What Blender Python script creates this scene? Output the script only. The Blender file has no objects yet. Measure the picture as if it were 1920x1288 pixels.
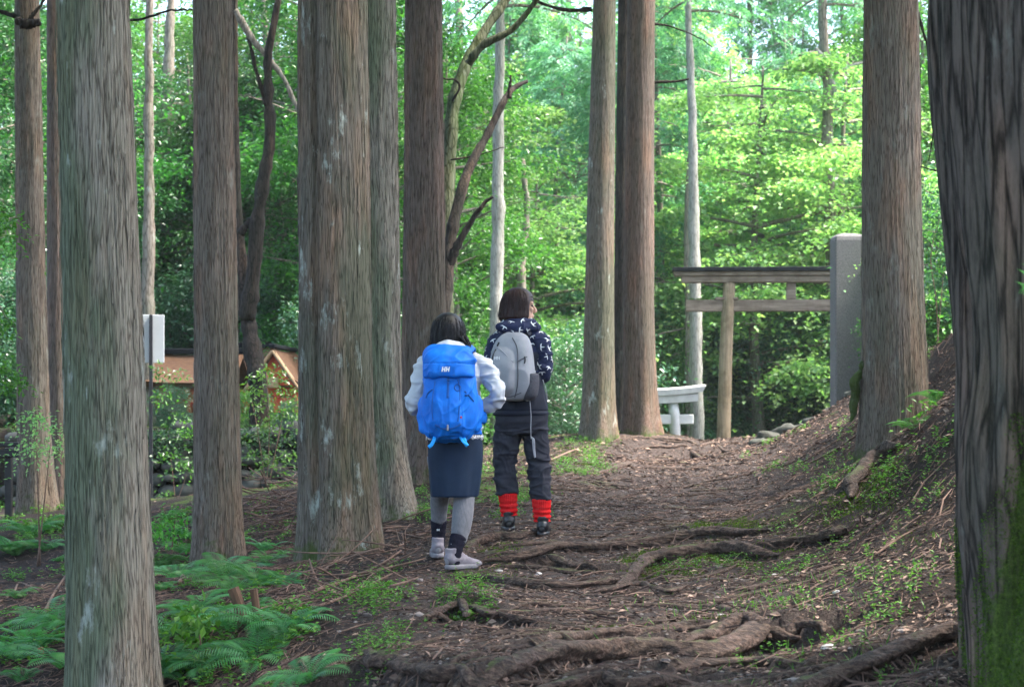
import bpy, bmesh, math, random
import numpy as np
from mathutils import Vector, Matrix, noise as mnoise
from mathutils.bvhtree import BVHTree

SC = bpy.context.scene
COL = SC.collection
R = math.radians

# ------------------------------------------------------------------ camera
F = 3583.0                 # focal length in photo pixels (1920 wide)
CAMZ = 1.5
HOR = 800.0                # photo row of the horizon
cam_data = bpy.data.cameras.new("camera")
cam = bpy.data.objects.new("camera", cam_data)
COL.objects.link(cam)
cam.location = (0, 0, CAMZ)
cam.rotation_euler = (R(90), 0, 0)
cam_data.sensor_width = 36.0
cam_data.lens = 36.0 * F / 1920.0
cam_data.shift_y = (HOR - 644.0) / 1920.0
cam_data.clip_end = 1000
cam_data.dof.use_dof = True
cam_data.dof.focus_distance = 11.8
cam_data.dof.aperture_fstop = 5.0
SC.camera = cam

# ------------------------------------------------------------------ light
SUN_EL, SUN_AZ = R(60), R(92)     # azimuth clockwise from +Y
world = bpy.data.worlds.new("World")
SC.world = world
world.use_nodes = True
wn = world.node_tree
bg = wn.nodes["Background"]
sky = wn.nodes.new("ShaderNodeTexSky")
sky.sky_type = 'NISHITA'
sky.sun_disc = False
sky.sun_elevation = SUN_EL
sky.sun_rotation = SUN_AZ
sky.dust_density = 3.0
sky.ozone_density = 0.6
wn.links.new(sky.outputs[0], bg.inputs[0])
bg.inputs[1].default_value = 0.15
sun_d = bpy.data.lights.new("sun", 'SUN')
sun_d.energy = 3.2
sun_d.angle = R(9)
sun_d.color = (1.0, 0.95, 0.86)
sun = bpy.data.objects.new("sun", sun_d)
COL.objects.link(sun)
sdir = Vector((math.sin(SUN_AZ) * math.cos(SUN_EL), math.cos(SUN_AZ) * math.cos(SUN_EL), math.sin(SUN_EL)))
sun.rotation_euler = sdir.to_track_quat('Z', 'Y').to_euler()
SC.view_settings.view_transform = 'Standard'
SC.view_settings.look = 'None'
SC.view_settings.exposure = 2.7
SC.view_settings.gamma = 1.0
SC.render.engine = 'CYCLES'
SC.cycles.use_denoising = True
SC.cycles.max_bounces = 7
SC.cycles.diffuse_bounces = 4
SC.cycles.transmission_bounces = 5
SC.cycles.transparent_max_bounces = 4
SC.cycles.glossy_bounces = 2
SC.cycles.sample_clamp_indirect = 6

# ------------------------------------------------------------------ numpy helpers
rng = np.random.default_rng(7)
random.seed(7)

def U(a, b, n=None):
    return rng.uniform(a, b, n)

def sstep(x, a, b):
    t = np.clip((x - a) / (b - a), 0, 1)
    return t * t * (3 - 2 * t)

def _hash(i, j, k, s):
    h = (i * 374761393 + j * 668265263 + k * 2147483647 + s * 974634777) & 0xFFFFFFFF
    h = ((h ^ (h >> 13)) * 1274126177) & 0xFFFFFFFF
    h = (h ^ (h >> 16)) & 0xFFFFFFFF
    return h / 4294967295.0

def vnoise(p, seed=0):
    """value noise in -1..1 at points p (N,3)"""
    p = np.asarray(p, dtype=np.float64)
    i = np.floor(p).astype(np.int64)
    f = p - i
    f = f * f * (3 - 2 * f)
    out = 0
    for dx in (0, 1):
        wx = f[:, 0] if dx else 1 - f[:, 0]
        for dy in (0, 1):
            wy = f[:, 1] if dy else 1 - f[:, 1]
            for dz in (0, 1):
                wz = f[:, 2] if dz else 1 - f[:, 2]
                out = out + wx * wy * wz * _hash(i[:, 0] + dx, i[:, 1] + dy, i[:, 2] + dz, seed)
    return out * 2 - 1

def fbm(p, seed=0, octv=4, gain=0.5):
    p = np.asarray(p, dtype=np.float64)
    a, s, tot = 1.0, 0, 0
    for o in range(octv):
        s = s + a * vnoise(p * (2.03 ** o) + 17.3 * o, seed + o)
        tot += a
        a *= gain
    return s / tot

def norm(v):
    return v / np.maximum(np.linalg.norm(v, axis=-1, keepdims=True), 1e-9)

def P(px, py, Y):
    return np.array([(px - 960.0) / F * Y, Y, CAMZ + (HOR - py) / F * Y])

# ------------------------------------------------------------------ mesh building
def link(o, parent=None):
    COL.objects.link(o)
    if parent is not None:
        o.parent = parent
    return o

def raw_mesh(name, V, Q, T=None, attrs=None, smooth=True, mat=None):
    V = np.asarray(V, dtype=np.float32)
    me = bpy.data.meshes.new(name)
    Q = np.asarray(Q, dtype=np.int32).reshape(-1, 4) if Q is not None and len(Q) else np.zeros((0, 4), np.int32)
    T = np.asarray(T, dtype=np.int32).reshape(-1, 3) if T is not None and len(T) else np.zeros((0, 3), np.int32)
    me.vertices.add(len(V))
    me.vertices.foreach_set("co", V.ravel())
    nl = Q.size + T.size
    me.loops.add(nl)
    me.loops.foreach_set("vertex_index", np.concatenate([Q.ravel(), T.ravel()]).astype(np.int32))
    npoly = len(Q) + len(T)
    me.polygons.add(npoly)
    st = np.concatenate([np.arange(len(Q)) * 4, Q.size + np.arange(len(T)) * 3]).astype(np.int32)
    me.polygons.foreach_set("loop_start", st)
    me.polygons.foreach_set("use_smooth", np.full(npoly, bool(smooth)))
    for k, a in (attrs or {}).items():
        at = me.attributes.new(k, 'FLOAT', 'POINT')
        at.data.foreach_set("value", np.asarray(a, dtype=np.float32))
    me.update(calc_edges=True)
    me.validate()
    if mat is not None:
        for m in (mat if isinstance(mat, (list, tuple)) else [mat]):
            me.materials.append(m)
    return me

class MB:
    def __init__(self):
        self.V, self.Q, self.T, self.A = [], [], [], []
        self.n = 0
    def add(self, V, Q=None, T=None, rnd=0.5):
        V = np.asarray(V, dtype=np.float64)
        if Q is not None and len(Q):
            self.Q.append(np.asarray(Q) + self.n)
        if T is not None and len(T):
            self.T.append(np.asarray(T) + self.n)
        self.V.append(V)
        self.A.append(np.broadcast_to(np.asarray(rnd, dtype=np.float64), (len(V),)))
        self.n += len(V)
        return self
    def mesh(self, name, mat, smooth=True):
        return raw_mesh(name, np.concatenate(self.V),
                        np.concatenate(self.Q) if self.Q else None,
                        np.concatenate(self.T) if self.T else None,
                        {'rnd': np.concatenate(self.A)}, smooth, mat)
    def obj(self, name, mat, parent=None, smooth=True):
        return link(bpy.data.objects.new(name, self.mesh(name, mat, smooth)), parent)

def tag(o, label=None, cat=None, group=None, kind=None):
    if label: o['label'] = label
    if cat: o['category'] = cat
    if group: o['group'] = group
    if kind: o['kind'] = kind
    return o

def empty(name, loc, label=None, cat=None, group=None, rz=0):
    o = bpy.data.objects.new(name, None)
    o.empty_display_size = 0.1
    o.location = loc
    o.rotation_euler = (0, 0, rz)
    COL.objects.link(o)
    return tag(o, label, cat, group)

def grid_faces(nr, ns, closed=True):
    r = np.arange(nr - 1)[:, None]
    s = np.arange(ns if closed else ns - 1)[None, :]
    s2 = (s + 1) % ns
    a = r * ns + s; b = r * ns + s2; c = (r + 1) * ns + s2; d = (r + 1) * ns + s
    return np.stack([a, b, c, d], -1).reshape(-1, 4)

def tube(pts, rad, ns=10, up=(0.13, 0.21, 0.97), cap=True, disp=None, roll=0.0):
    """V,Q,T for a tube along pts; rad is (n,) or (n,2)."""
    pts = np.asarray(pts, float)
    n = len(pts)
    rad = np.asarray(rad, float)
    if rad.ndim == 0: rad = np.full(n, float(rad))
    if rad.ndim == 1: rad = np.stack([rad, rad], 1)
    tan = np.gradient(pts, axis=0)
    tan = norm(tan)
    up = norm(np.asarray(up, float))
    X = np.zeros((n, 3)); 
    x = np.cross(up, tan[0])
    if np.linalg.norm(x) < 0.15: x = np.cross(np.array([1.0, 0.1, 0.0]), tan[0])
    x = norm(x)
    for i in range(n):
        x = x - tan[i] * np.dot(x, tan[i]); x = norm(x); X[i] = x
    Yv = np.cross(tan, X)
    th = np.arange(ns) / ns * 2 * math.pi + roll
    rr = np.ones((n, ns))
    if disp is not None: rr = disp(np.repeat(np.arange(n)[:, None], ns, 1), np.repeat(th[None, :], n, 0), pts)
    V = pts[:, None, :] + X[:, None, :] * (np.cos(th)[None, :, None] * (rad[:, 0:1] * rr)[:, :, None]) \
        + Yv[:, None, :] * (np.sin(th)[None, :, None] * (rad[:, 1:2] * rr)[:, :, None])
    V = V.reshape(-1, 3)
    Q = grid_faces(n, ns)
    T = None
    if cap:
        k = len(V)
        V = np.concatenate([V, pts[:1], pts[-1:]])
        i = np.arange(ns); j = (i + 1) % ns
        T = np.concatenate([np.stack([np.full(ns, k), j, i], 1), np.stack([np.full(ns, k + 1), i + (n - 1) * ns, j + (n - 1) * ns], 1)])
    return V, Q, T

def spline(pts, n):
    """Catmull-Rom resample of control points (any dimension)"""
    p = np.asarray(pts, float)
    if len(p) == 2:
        t = np.linspace(0, 1, n)[:, None]
        return p[0] * (1 - t) + p[1] * t
    pp = np.concatenate([[2 * p[0] - p[1]], p, [2 * p[-1] - p[-2]]])
    u = np.linspace(0, len(p) - 1 - 1e-9, n)
    i = u.astype(int); t = (u - i)[:, None]
    p0, p1, p2, p3 = pp[i], pp[i + 1], pp[i + 2], pp[i + 3]
    return 0.5 * ((2 * p1) + (-p0 + p2) * t + (2 * p0 - 5 * p1 + 4 * p2 - p3) * t ** 2 + (-p0 + 3 * p1 - 3 * p2 + p3) * t ** 3)

def box(cx, cy, cz, sx, sy, sz, bev=0.0):
    """chamfered box"""
    b = min(bev, sx / 2.01, sy / 2.01, sz / 2.01)
    if b <= 0:
        x, y, z = sx / 2, sy / 2, sz / 2
        V = np.array([[i, j, k] for k in (-z, z) for (i, j) in ((-x, -y), (x, -y), (x, y), (-x, y))]) + [cx, cy, cz]
        return V, np.array([[3, 2, 1, 0], [4, 5, 6, 7], [0, 1, 5, 4], [1, 2, 6, 5], [2, 3, 7, 6], [3, 0, 4, 7]]), None
    def ring(x, y, c):
        return [[-x + c, -y], [x - c, -y], [x, -y + c], [x, y - c], [x - c, y], [-x + c, y], [-x, y - c], [-x, -y + c]]
    rs = [(-sz / 2, b, b), (-sz / 2 + b, 0, b), (sz / 2 - b, 0, b), (sz / 2, b, b)]
    V = []
    for z, ins, c in rs:
        V += [[p[0], p[1], z] for p in ring(sx / 2 - ins, sy / 2 - ins, c)]
    V = np.array(V) + [cx, cy, cz]
    Q = list(map(tuple, grid_faces(4, 8)))
    Q += [(0, 7, 6, 1), (1, 6, 5, 2), (2, 5, 4, 3), (24, 25, 30, 31), (25, 26, 29, 30), (26, 27, 28, 29)]
    return V, np.array(Q), None

def icos(level=1):
    bm = bmesh.new()
    bmesh.ops.create_icosphere(bm, subdivisions=level, radius=1.0)
    V = np.array([v.co[:] for v in bm.verts]); T = np.array([[v.index for v in f.verts] for f in bm.faces])
    bm.free()
    return V, T
ICO1, ICO2, ICO3 = icos(1), icos(2), icos(3)

def rock(c, s, seed, lvl=ICO2, rough=0.25):
    V, T = lvl
    d = 1 + rough * fbm(V * 1.3 + seed * 3.1, seed, 3)
    V = V * d[:, None] * np.asarray(s)
    a = seed * 1.7
    ca, sa = math.cos(a), math.sin(a)
    V = np.stack([V[:, 0] * ca - V[:, 1] * sa, V[:, 0] * sa + V[:, 1] * ca, V[:, 2]], 1)
    return V + np.asarray(c), None, T

# ------------------------------------------------------------------ materials
def newmat(name):
    m = bpy.data.materials.new(name)
    m.use_nodes = True
    nt = m.node_tree
    for n in list(nt.nodes): nt.nodes.remove(n)
    return m, nt
def N(nt, typ, **kw):
    n = nt.nodes.new(typ)
    for k, v in kw.items():
        if k in n.inputs.keys() if isinstance(k, str) else False: n.inputs[k].default_value = v
        else: setattr(n, k, v)
    return n
def L(nt, a, b): nt.links.new(a, b)
def ramp(nt, fac, stops):
    r = nt.nodes.new("ShaderNodeValToRGB")
    e = r.color_ramp.elements
    while len(e) > 1: e.remove(e[-1])
    e[0].position, e[0].color = stops[0][0], (*stops[0][1], 1)
    for p, c in stops[1:]:
        x = e.new(p); x.color = (*c, 1)
    if fac is not None: L(nt, fac, r.inputs[0])
    return r.outputs[0]
def noise_tex(nt, vec, scale, detail=4, rough=0.55, dist=0.0):
    n = nt.nodes.new("ShaderNodeTexNoise")
    n.inputs["Scale"].default_value = scale
    n.inputs["Detail"].default_value = detail
    n.inputs["Roughness"].default_value = rough
    n.inputs["Distortion"].default_value = dist
    if vec is not None: L(nt, vec, n.inputs["Vector"])
    return n.outputs[0]
def mapping(nt, vec, sc, loc=(0, 0, 0)):
    m = nt.nodes.new("ShaderNodeMapping")
    m.inputs["Scale"].default_value = sc
    m.inputs["Location"].default_value = loc
    L(nt, vec, m.inputs[0])
    return m.outputs[0]
def math_n(nt, op, a, b=None, clamp=False):
    m = nt.nodes.new("ShaderNodeMath"); m.operation = op; m.use_clamp = clamp
    for i, v in enumerate((a, b)):
        if v is None: continue
        if isinstance(v, (int, float)): m.inputs[i].default_value = v
        else: L(nt, v, m.inputs[i])
    return m.outputs[0]
def mixc(nt, fac, a, b, mode='MIX'):
    m = nt.nodes.new("ShaderNodeMixRGB"); m.blend_type = mode
    for i, v in enumerate((fac, a, b)):
        if isinstance(v, (int, float)): m.inputs[i].default_value = v
        elif isinstance(v, tuple): m.inputs[i].default_value = (*v, 1)
        else: L(nt, v, m.inputs[i])
    return m.outputs[0]
def bump(nt, h, strength=0.5, dist=0.02, nrm=None):
    b = nt.nodes.new("ShaderNodeBump")
    b.inputs["Strength"].default_value = strength
    b.inputs["Distance"].default_value = dist
    L(nt, h, b.inputs["Height"])
    if nrm is not None: L(nt, nrm, b.inputs["Normal"])
    return b.outputs[0]
def out_bsdf(nt, col=None, rough=0.8, nrm=None, spec=0.3, sheen=0.0):
    b = nt.nodes.new("ShaderNodeBsdfPrincipled")
    o = nt.nodes.new("ShaderNodeOutputMaterial")
    if isinstance(col, tuple): b.inputs["Base Color"].default_value = (*col, 1)
    elif col is not None: L(nt, col, b.inputs["Base Color"])
    if isinstance(rough, (int, float)): b.inputs["Roughness"].default_value = rough
    else: L(nt, rough, b.inputs["Roughness"])
    b.inputs["Specular IOR Level"].default_value = spec
    if sheen:
        b.inputs["Sheen Weight"].default_value = sheen
    if nrm is not None: L(nt, nrm, b.inputs["Normal"])
    L(nt, b.outputs[0], o.inputs[0])
    return b
def objco(nt):
    return nt.nodes.new("ShaderNodeTexCoord").outputs["Object"]
def genattr(nt, name):
    a = nt.nodes.new("ShaderNodeAttribute"); a.attribute_name = name
    return a.outputs["Fac"]

def leaf_mat(name, dark, mid, light, transl=0.42, gloss=0.35, rough=0.45):
    m, nt = newmat(name)
    oc = objco(nt)
    a = genattr(nt, 'rnd')
    nz = noise_tex(nt, oc, 0.9, 2)
    f = math_n(nt, 'ADD', math_n(nt, 'MULTIPLY', a, 0.55), math_n(nt, 'MULTIPLY', nz, 0.5))
    c = ramp(nt, f, [(0.15, dark), (0.5, mid), (0.85, light)])
    oi = nt.nodes.new("ShaderNodeObjectInfo")
    hs = nt.nodes.new("ShaderNodeHueSaturation")
    L(nt, math_n(nt, 'ADD', math_n(nt, 'MULTIPLY', oi.outputs["Random"], 0.045), 0.478), hs.inputs["Hue"])
    L(nt, math_n(nt, 'ADD', math_n(nt, 'MULTIPLY', oi.outputs["Random"], 0.45), 0.8), hs.inputs["Value"])
    L(nt, c, hs.inputs["Color"])
    b = nt.nodes.new("ShaderNodeBsdfPrincipled")
    b.inputs["Roughness"].default_value = rough
    b.inputs["Specular IOR Level"].default_value = gloss
    L(nt, hs.outputs[0], b.inputs["Base Color"])
    t = nt.nodes.new("ShaderNodeBsdfTranslucent")
    L(nt, mixc(nt, 1.0, hs.outputs[0], (1.0, 1.25, 0.55), 'MULTIPLY'), t.inputs[0])
    mx = nt.nodes.new("ShaderNodeMixShader"); mx.inputs[0].default_value = transl
    o = nt.nodes.new("ShaderNodeOutputMaterial")
    L(nt, b.outputs[0], mx.inputs[1]); L(nt, t.outputs[0], mx.inputs[2]); L(nt, mx.outputs[0], o.inputs[0])
    return m

M = {}
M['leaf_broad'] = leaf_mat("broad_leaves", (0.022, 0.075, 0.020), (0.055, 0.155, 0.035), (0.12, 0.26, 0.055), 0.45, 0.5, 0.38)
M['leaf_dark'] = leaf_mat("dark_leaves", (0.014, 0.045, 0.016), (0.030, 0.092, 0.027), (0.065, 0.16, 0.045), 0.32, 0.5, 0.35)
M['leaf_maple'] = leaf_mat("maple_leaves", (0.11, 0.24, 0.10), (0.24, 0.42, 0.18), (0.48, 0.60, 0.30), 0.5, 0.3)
M['leaf_con'] = leaf_mat("cypress_sprays", (0.04, 0.14, 0.08), (0.09, 0.26, 0.145), (0.20, 0.42, 0.23), 0.35, 0.35)
M['leaf_fern'] = leaf_mat("fern_fronds", (0.03, 0.11, 0.035), (0.06, 0.20, 0.06), (0.12, 0.30, 0.09), 0.4, 0.4)
M['leaf_cover'] = leaf_mat("seedling_leaves", (0.035, 0.10, 0.02), (0.075, 0.20, 0.03), (0.15, 0.32, 0.05), 0.4, 0.3)
M['moss'] = leaf_mat("moss_tufts", (0.03, 0.065, 0.008), (0.065, 0.125, 0.014), (0.12, 0.19, 0.025), 0.25, 0.1, 0.8)

def bark_mat(name, dark, mid, light, s=55.0, zs=0.05, patch=(0.13, 0.088, 0.066), crack=(1.1, 4.5), patch_amt=0.35, lichen=0.3, algae=0.3, moss_h=0.5, bstr=0.8, bdist=0.012,
             algae_c=(0.05, 0.075, 0.045), algae_side=0.0, moss_x=0.0):
    m, nt = newmat(name)
    oc = objco(nt)
    warp = nt.nodes.new("ShaderNodeVectorMath"); warp.operation = 'ADD'
    nw = nt.nodes.new("ShaderNodeTexNoise"); nw.inputs["Scale"].default_value = 2.5; nw.inputs["Detail"].default_value = 1
    L(nt, oc, nw.inputs["Vector"])
    sc = nt.nodes.new("ShaderNodeVectorMath"); sc.operation = 'SCALE'; sc.inputs["Scale"].default_value = 0.02
    L(nt, nw.outputs["Color"], sc.inputs[0]); L(nt, oc, warp.inputs[0]); L(nt, sc.outputs[0], warp.inputs[1])
    v1 = mapping(nt, warp.outputs[0], (s, s, 3.2))
    n1 = noise_tex(nt, v1, 1.0, 7, 0.68)
    v2 = mapping(nt, warp.outputs[0], (s * 2.4, s * 2.4, 22.0))
    n2 = noise_tex(nt, v2, 1.0, 3, 0.7)
    vo = nt.nodes.new("ShaderNodeTexVoronoi"); vo.feature = 'DISTANCE_TO_EDGE'; vo.inputs["Scale"].default_value = 1.0
    L(nt, mapping(nt, warp.outputs[0], (s * crack[0], s * crack[0], crack[1])), vo.inputs["Vector"])
    crack = math_n(nt, 'MULTIPLY', vo.outputs[0], 6.0, True)
    h = math_n(nt, 'ADD', math_n(nt, 'MULTIPLY', n1, 0.65), math_n(nt, 'ADD', math_n(nt, 'MULTIPLY', n2, 0.22), math_n(nt, 'MULTIPLY', crack, 0.20)))
    c = ramp(nt, h, [(0.34, dark), (0.47, mid), (0.66, light), (0.85, tuple(min(1, x * 1.25) for x in light))])
    # large patches of redder, freshly peeled bark
    np1 = noise_tex(nt, mapping(nt, oc, (5.0, 5.0, 0.9)), 1.0, 3, 0.6)
    pm = ramp(nt, np1, [(0.50, (0, 0, 0)), (0.66, (1, 1, 1))])
    c = mixc(nt, math_n(nt, 'MULTIPLY', pm, patch_amt), c, mixc(nt, 1.0, c, tuple(x / max(mid[1], .01) for x in patch), 'MULTIPLY'))
    # algae stain
    na = noise_tex(nt, mapping(nt, oc, (2.2, 2.2, 0.6), (3, 1, 0)), 1.0, 4, 0.65)
    if algae_side:
        sx = nt.nodes.new("ShaderNodeSeparateXYZ"); L(nt, oc, sx.inputs[0])
        na = math_n(nt, 'SUBTRACT', na, math_n(nt, 'MULTIPLY', sx.outputs[0], algae_side))
    am = ramp(nt, na, [(0.48, (0, 0, 0)), (0.64, (1, 1, 1))])
    c = mixc(nt, math_n(nt, 'MULTIPLY', am, algae), c, mixc(nt, 0.75, algae_c, mixc(nt, 1.0, c, (0.55, 0.75, 0.55), 'MULTIPLY')))
    # pale lichen blotches
    nl_ = noise_tex(nt, mapping(nt, oc, (7, 7, 2.6), (9, 4, 2)), 1.0, 6, 0.7)
    lm = ramp(nt, nl_, [(0.60, (0, 0, 0)), (0.70, (1, 1, 1))])
    c = mixc(nt, math_n(nt, 'MULTIPLY', lm, lichen), c, (0.36, 0.40, 0.36))
    # moss round the foot
    sz = nt.nodes.new("ShaderNodeSeparateXYZ"); L(nt, oc, sz.inputs[0])
    nm = noise_tex(nt, oc, 7.0, 5, 0.7)
    mh = math_n(nt, 'SUBTRACT', math_n(nt, 'ADD', nm, 0.12), math_n(nt, 'DIVIDE', sz.outputs[2], moss_h * 2.2))
    if moss_x: mh = math_n(nt, 'ADD', mh, math_n(nt, 'MULTIPLY', math_n(nt, 'MINIMUM', math_n(nt, 'SUBTRACT', math_n(nt, 'ADD', sz.outputs[0], 0.425), math_n(nt, 'MULTIPLY', math_n(nt, 'MAXIMUM', math_n(nt, 'SUBTRACT', sz.outputs[2], 0.45), 0.0), 0.10)), 0.12), moss_x))
    mm = ramp(nt, mh, [(0.44, (0, 0, 0)), (0.60, (1, 1, 1))])
    c = mixc(nt, math_n(nt, 'MULTIPLY', mm, 0.85), c, ramp(nt, noise_tex(nt, oc, 55, 4, .7), [(.3, (0.012, 0.024, 0.004)), (.5, (0.045, 0.085, 0.012)), (.72, (0.11, 0.17, 0.028))]) if moss_x else (0.05, 0.075, 0.018))
    nr = bump(nt, h, bstr, bdist)
    out_bsdf(nt, c, 0.9, nr, 0.15)
    return m

M['bark'] = bark_mat("cedar_bark", (0.022, 0.017, 0.014), (0.085, 0.066, 0.053), (0.165, 0.138, 0.115), s=85, patch_amt=0.35)
M['bark_grey'] = bark_mat("grey_cedar_bark", (0.018, 0.016, 0.013), (0.105, 0.092, 0.074), (0.22, 0.20, 0.165), s=75, patch_amt=0.3, algae=0.85, lichen=0.7, algae_side=1.35, algae_c=(0.045, 0.06, 0.04))
M['bark_green'] = bark_mat("weathered_cedar_bark", (0.018, 0.015, 0.012), (0.072, 0.060, 0.047), (0.145, 0.124, 0.102), s=80, patch_amt=0.35, lichen=0.85, algae=0.55)
M['bark_red'] = bark_mat("reddish_cedar_bark", (0.020, 0.014, 0.011), (0.070, 0.050, 0.041), (0.135, 0.104, 0.088), s=80, patch_amt=0.3, lichen=0.15, algae=0.3)
M['bark_old'] = bark_mat("old_furrowed_bark", (0.004, 0.0033, 0.003), (0.030, 0.0245, 0.021), (0.110, 0.090, 0.077), s=40, zs=0.13, patch_amt=0.15, lichen=0.2, algae=0.25, moss_h=1.0, bstr=1.0, bdist=0.03, moss_x=6.0, crack=(.55, 1.4))
M['bark_pale'] = bark_mat("pale_bark", (0.09, 0.085, 0.072), (0.19, 0.18, 0.16), (0.31, 0.30, 0.27), s=30, zs=0.3, patch_amt=0.1, lichen=0.5, algae=0.3, bstr=0.3)
M['bark_dark'] = bark_mat("dark_wet_bark", (0.005, 0.004, 0.0035), (0.014, 0.011, 0.0095), (0.036, 0.029, 0.025), s=30, zs=0.2, patch_amt=0.1, lichen=0.1, algae=0.25)
M['bark_mossy'] = bark_mat("mossy_limb_bark", (0.012, 0.013, 0.007), (0.028, 0.034, 0.014), (0.08, 0.085, 0.055), s=22, zs=0.4, patch_amt=0.1, lichen=0.15, algae=0.9, algae_c=(0.05, 0.07, 0.016), moss_h=3)
M['bark_far'] = bark_mat("woodland_bark", (0.05, 0.042, 0.034), (0.13, 0.11, 0.09), (0.23, 0.2, 0.17), s=20, zs=0.15, patch_amt=0.2, lichen=0.4, algae=0.4, bstr=0.5)

def root_mat():
    m, nt = newmat("root_bark")
    oc = objco(nt)
    n1 = noise_tex(nt, oc, 38, 5, 0.7)
    n2 = noise_tex(nt, oc, 5, 4, 0.65)
    vs = noise_tex(nt, mapping(nt, oc, (14, 60, 60)), 1.0, 4, 0.7)
    h = math_n(nt, 'ADD', math_n(nt, 'MULTIPLY', n1, 0.4), math_n(nt, 'MULTIPLY', vs, 0.6))
    c = ramp(nt, h, [(0.38, (0.010, 0.007, 0.006)), (0.5, (0.062, 0.036, 0.027)), (0.64, (0.165, 0.11, 0.085))])
    wm = ramp(nt, n2, [(0.45, (0, 0, 0)), (0.6, (1, 1, 1))])
    c = mixc(nt, math_n(nt, 'MULTIPLY', wm, 0.7), c, mixc(nt, 1.0, c, (0.62, 0.66, 0.62), 'MULTIPLY'))
    geo = nt.nodes.new("ShaderNodeNewGeometry")
    sx = nt.nodes.new("ShaderNodeSeparateXYZ"); L(nt, geo.outputs["Normal"], sx.inputs[0])
    nm = noise_tex(nt, oc, 3.2, 4, 0.7)
    mo = math_n(nt, 'MULTIPLY', sx.outputs[2], nm)
    mm = ramp(nt, mo, [(0.50, (0, 0, 0)), (0.62, (1, 1, 1))])
    c = mixc(nt, math_n(nt, 'MULTIPLY', mm, 0.7), c, (0.07, 0.095, 0.018))
    out_bsdf(nt, c, 0.75, bump(nt, h, 1.0, 0.03), 0.3)
    return m
M['root'] = root_mat()

def simple(name, c1, c2, scale=20, rough=0.8, bstr=0.3, bdist=0.005, spec=0.3, stretch=(1, 1, 1), sheen=0.0, detail=4, use_rnd=0.0):
    m, nt = newmat(name)
    oc = mapping(nt, objco(nt), stretch)
    n = noise_tex(nt, oc, scale, detail, 0.65)
    f = ramp(nt, n, [(0.3, c1), (0.7, c2)])
    if use_rnd:
        f = mixc(nt, use_rnd, f, ramp(nt, genattr(nt, 'rnd'), [(0, c1), (1, c2)]))
    out_bsdf(nt, f, rough, bump(nt, n, bstr, bdist) if bstr else None, spec, sheen)
    return m

# ------------------------------------------------------------------ terrain
CP = []
def cp(px, py, Y): CP.append(P(px, py, Y))
for px, py, Y in [(960, 1288, 7.5), (1250, 1280, 7.6), (960, 1075, 11.4), (860, 1077, 11.4), (820, 1056, 11.8), (960, 1000, 12.6), (1020, 1003, 12.7), (1200, 985, 13), (1200, 954, 15), (1230, 936, 16.5), (1250, 920, 18),
                  (1100, 925, 17.5), (1290, 870, 24), (1330, 825, 33), (1240, 835, 29), (1120, 812, 25), (1200, 806, 25), (1400, 832, 30),
                  (690, 1250, 8), (600, 1288, 8), (400, 1380, 8), (100, 1460, 8), (550, 1150, 9.6), (350, 1288, 9.3), (100, 1120, 12.5), (-150, 1120, 14),
                  (410, 1064, 14.5), (300, 1060, 15.5), (620, 1052, 13), (735, 972, 15), (800, 905, 17.3), (880, 930, 17), (950, 880, 20), (900, 850, 23), (1000, 835, 24), (1000, 865, 20),
                  (65, 962, 20), (110, 958, 22), (330, 955, 24.6), (500, 945, 24.6), (650, 900, 24.6), (200, 955, 24), (-100, 950, 25),
                  (1450, 1062, 11), (1600, 1000, 11), (1700, 930, 11), (1790, 840, 11), (1930, 660, 11),
                  (1500, 1200, 8.5), (1650, 1140, 8.5), (1750, 1070, 8.5), (1850, 1350, 7), (2100, 1270, 7), (2050, 1080, 8.5), (1760, 1290, 7.2),
                  (1450, 955, 14), (1600, 905, 14), (1700, 835, 14), (1780, 740, 14), (1900, 620, 14),
                  (1400, 872, 20), (1500, 845, 20), (1600, 812, 19), (1680, 812, 16.5), (1700, 740, 20), (1800, 655, 20),
                  (1420, 838, 26), (1500, 812, 26), (1590, 798, 28), (1750, 690, 26), (1790, 625, 17), (1770, 640, 23), (2100, 560, 20)]:
    cp(px, py, Y)
for x, y, z in [(0, 0, 0.0), (0, 4, 0.27), (-3, 0, -0.2), (-3, 4, -0.1), (3, 0, .4), (3, 4, .9), (-8, 0, -.6), (8, 0, 2), (-8, 10, -.2), (-12, 20, .2), (9, 12, 3.0), (12, 25, 3.2),
                (-12, 35, 1.2), (-6, 33, 1.2), (-6, 45, 1.0), (0, 31, 1.0), (-1, 36, .6), (3, 38, .35), (6, 38, .8), (0, 45, .1), (8, 45, .6), (14, 45, 2), (-14, 60, .5), (0, 60, -.2), (14, 60, 1), (0, -8, -.4), (-14, -5, -1), (14, -5, 2.5), (20, 30, 3.5), (-20, 20, 0), (-20, 45, 1), (24, 60, 2)]:
    CP.append(np.array([x, y, z]))
CP = np.array(CP)
def _phi(r2): return 0.5 * r2 * np.log(r2 + 1e-9)
def _tps():
    n = len(CP)
    r2 = ((CP[:, None, :2] - CP[None, :, :2]) ** 2).sum(-1)
    K = _phi(r2) + np.eye(n) * 0.05
    Pm = np.concatenate([np.ones((n, 1)), CP[:, :2]], 1)
    A = np.zeros((n + 3, n + 3)); A[:n, :n] = K; A[:n, n:] = Pm; A[n:, :n] = Pm.T
    return np.linalg.solve(A, np.concatenate([CP[:, 2], np.zeros(3)]))
TW = _tps()
WALL_Y = 25.0
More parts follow.
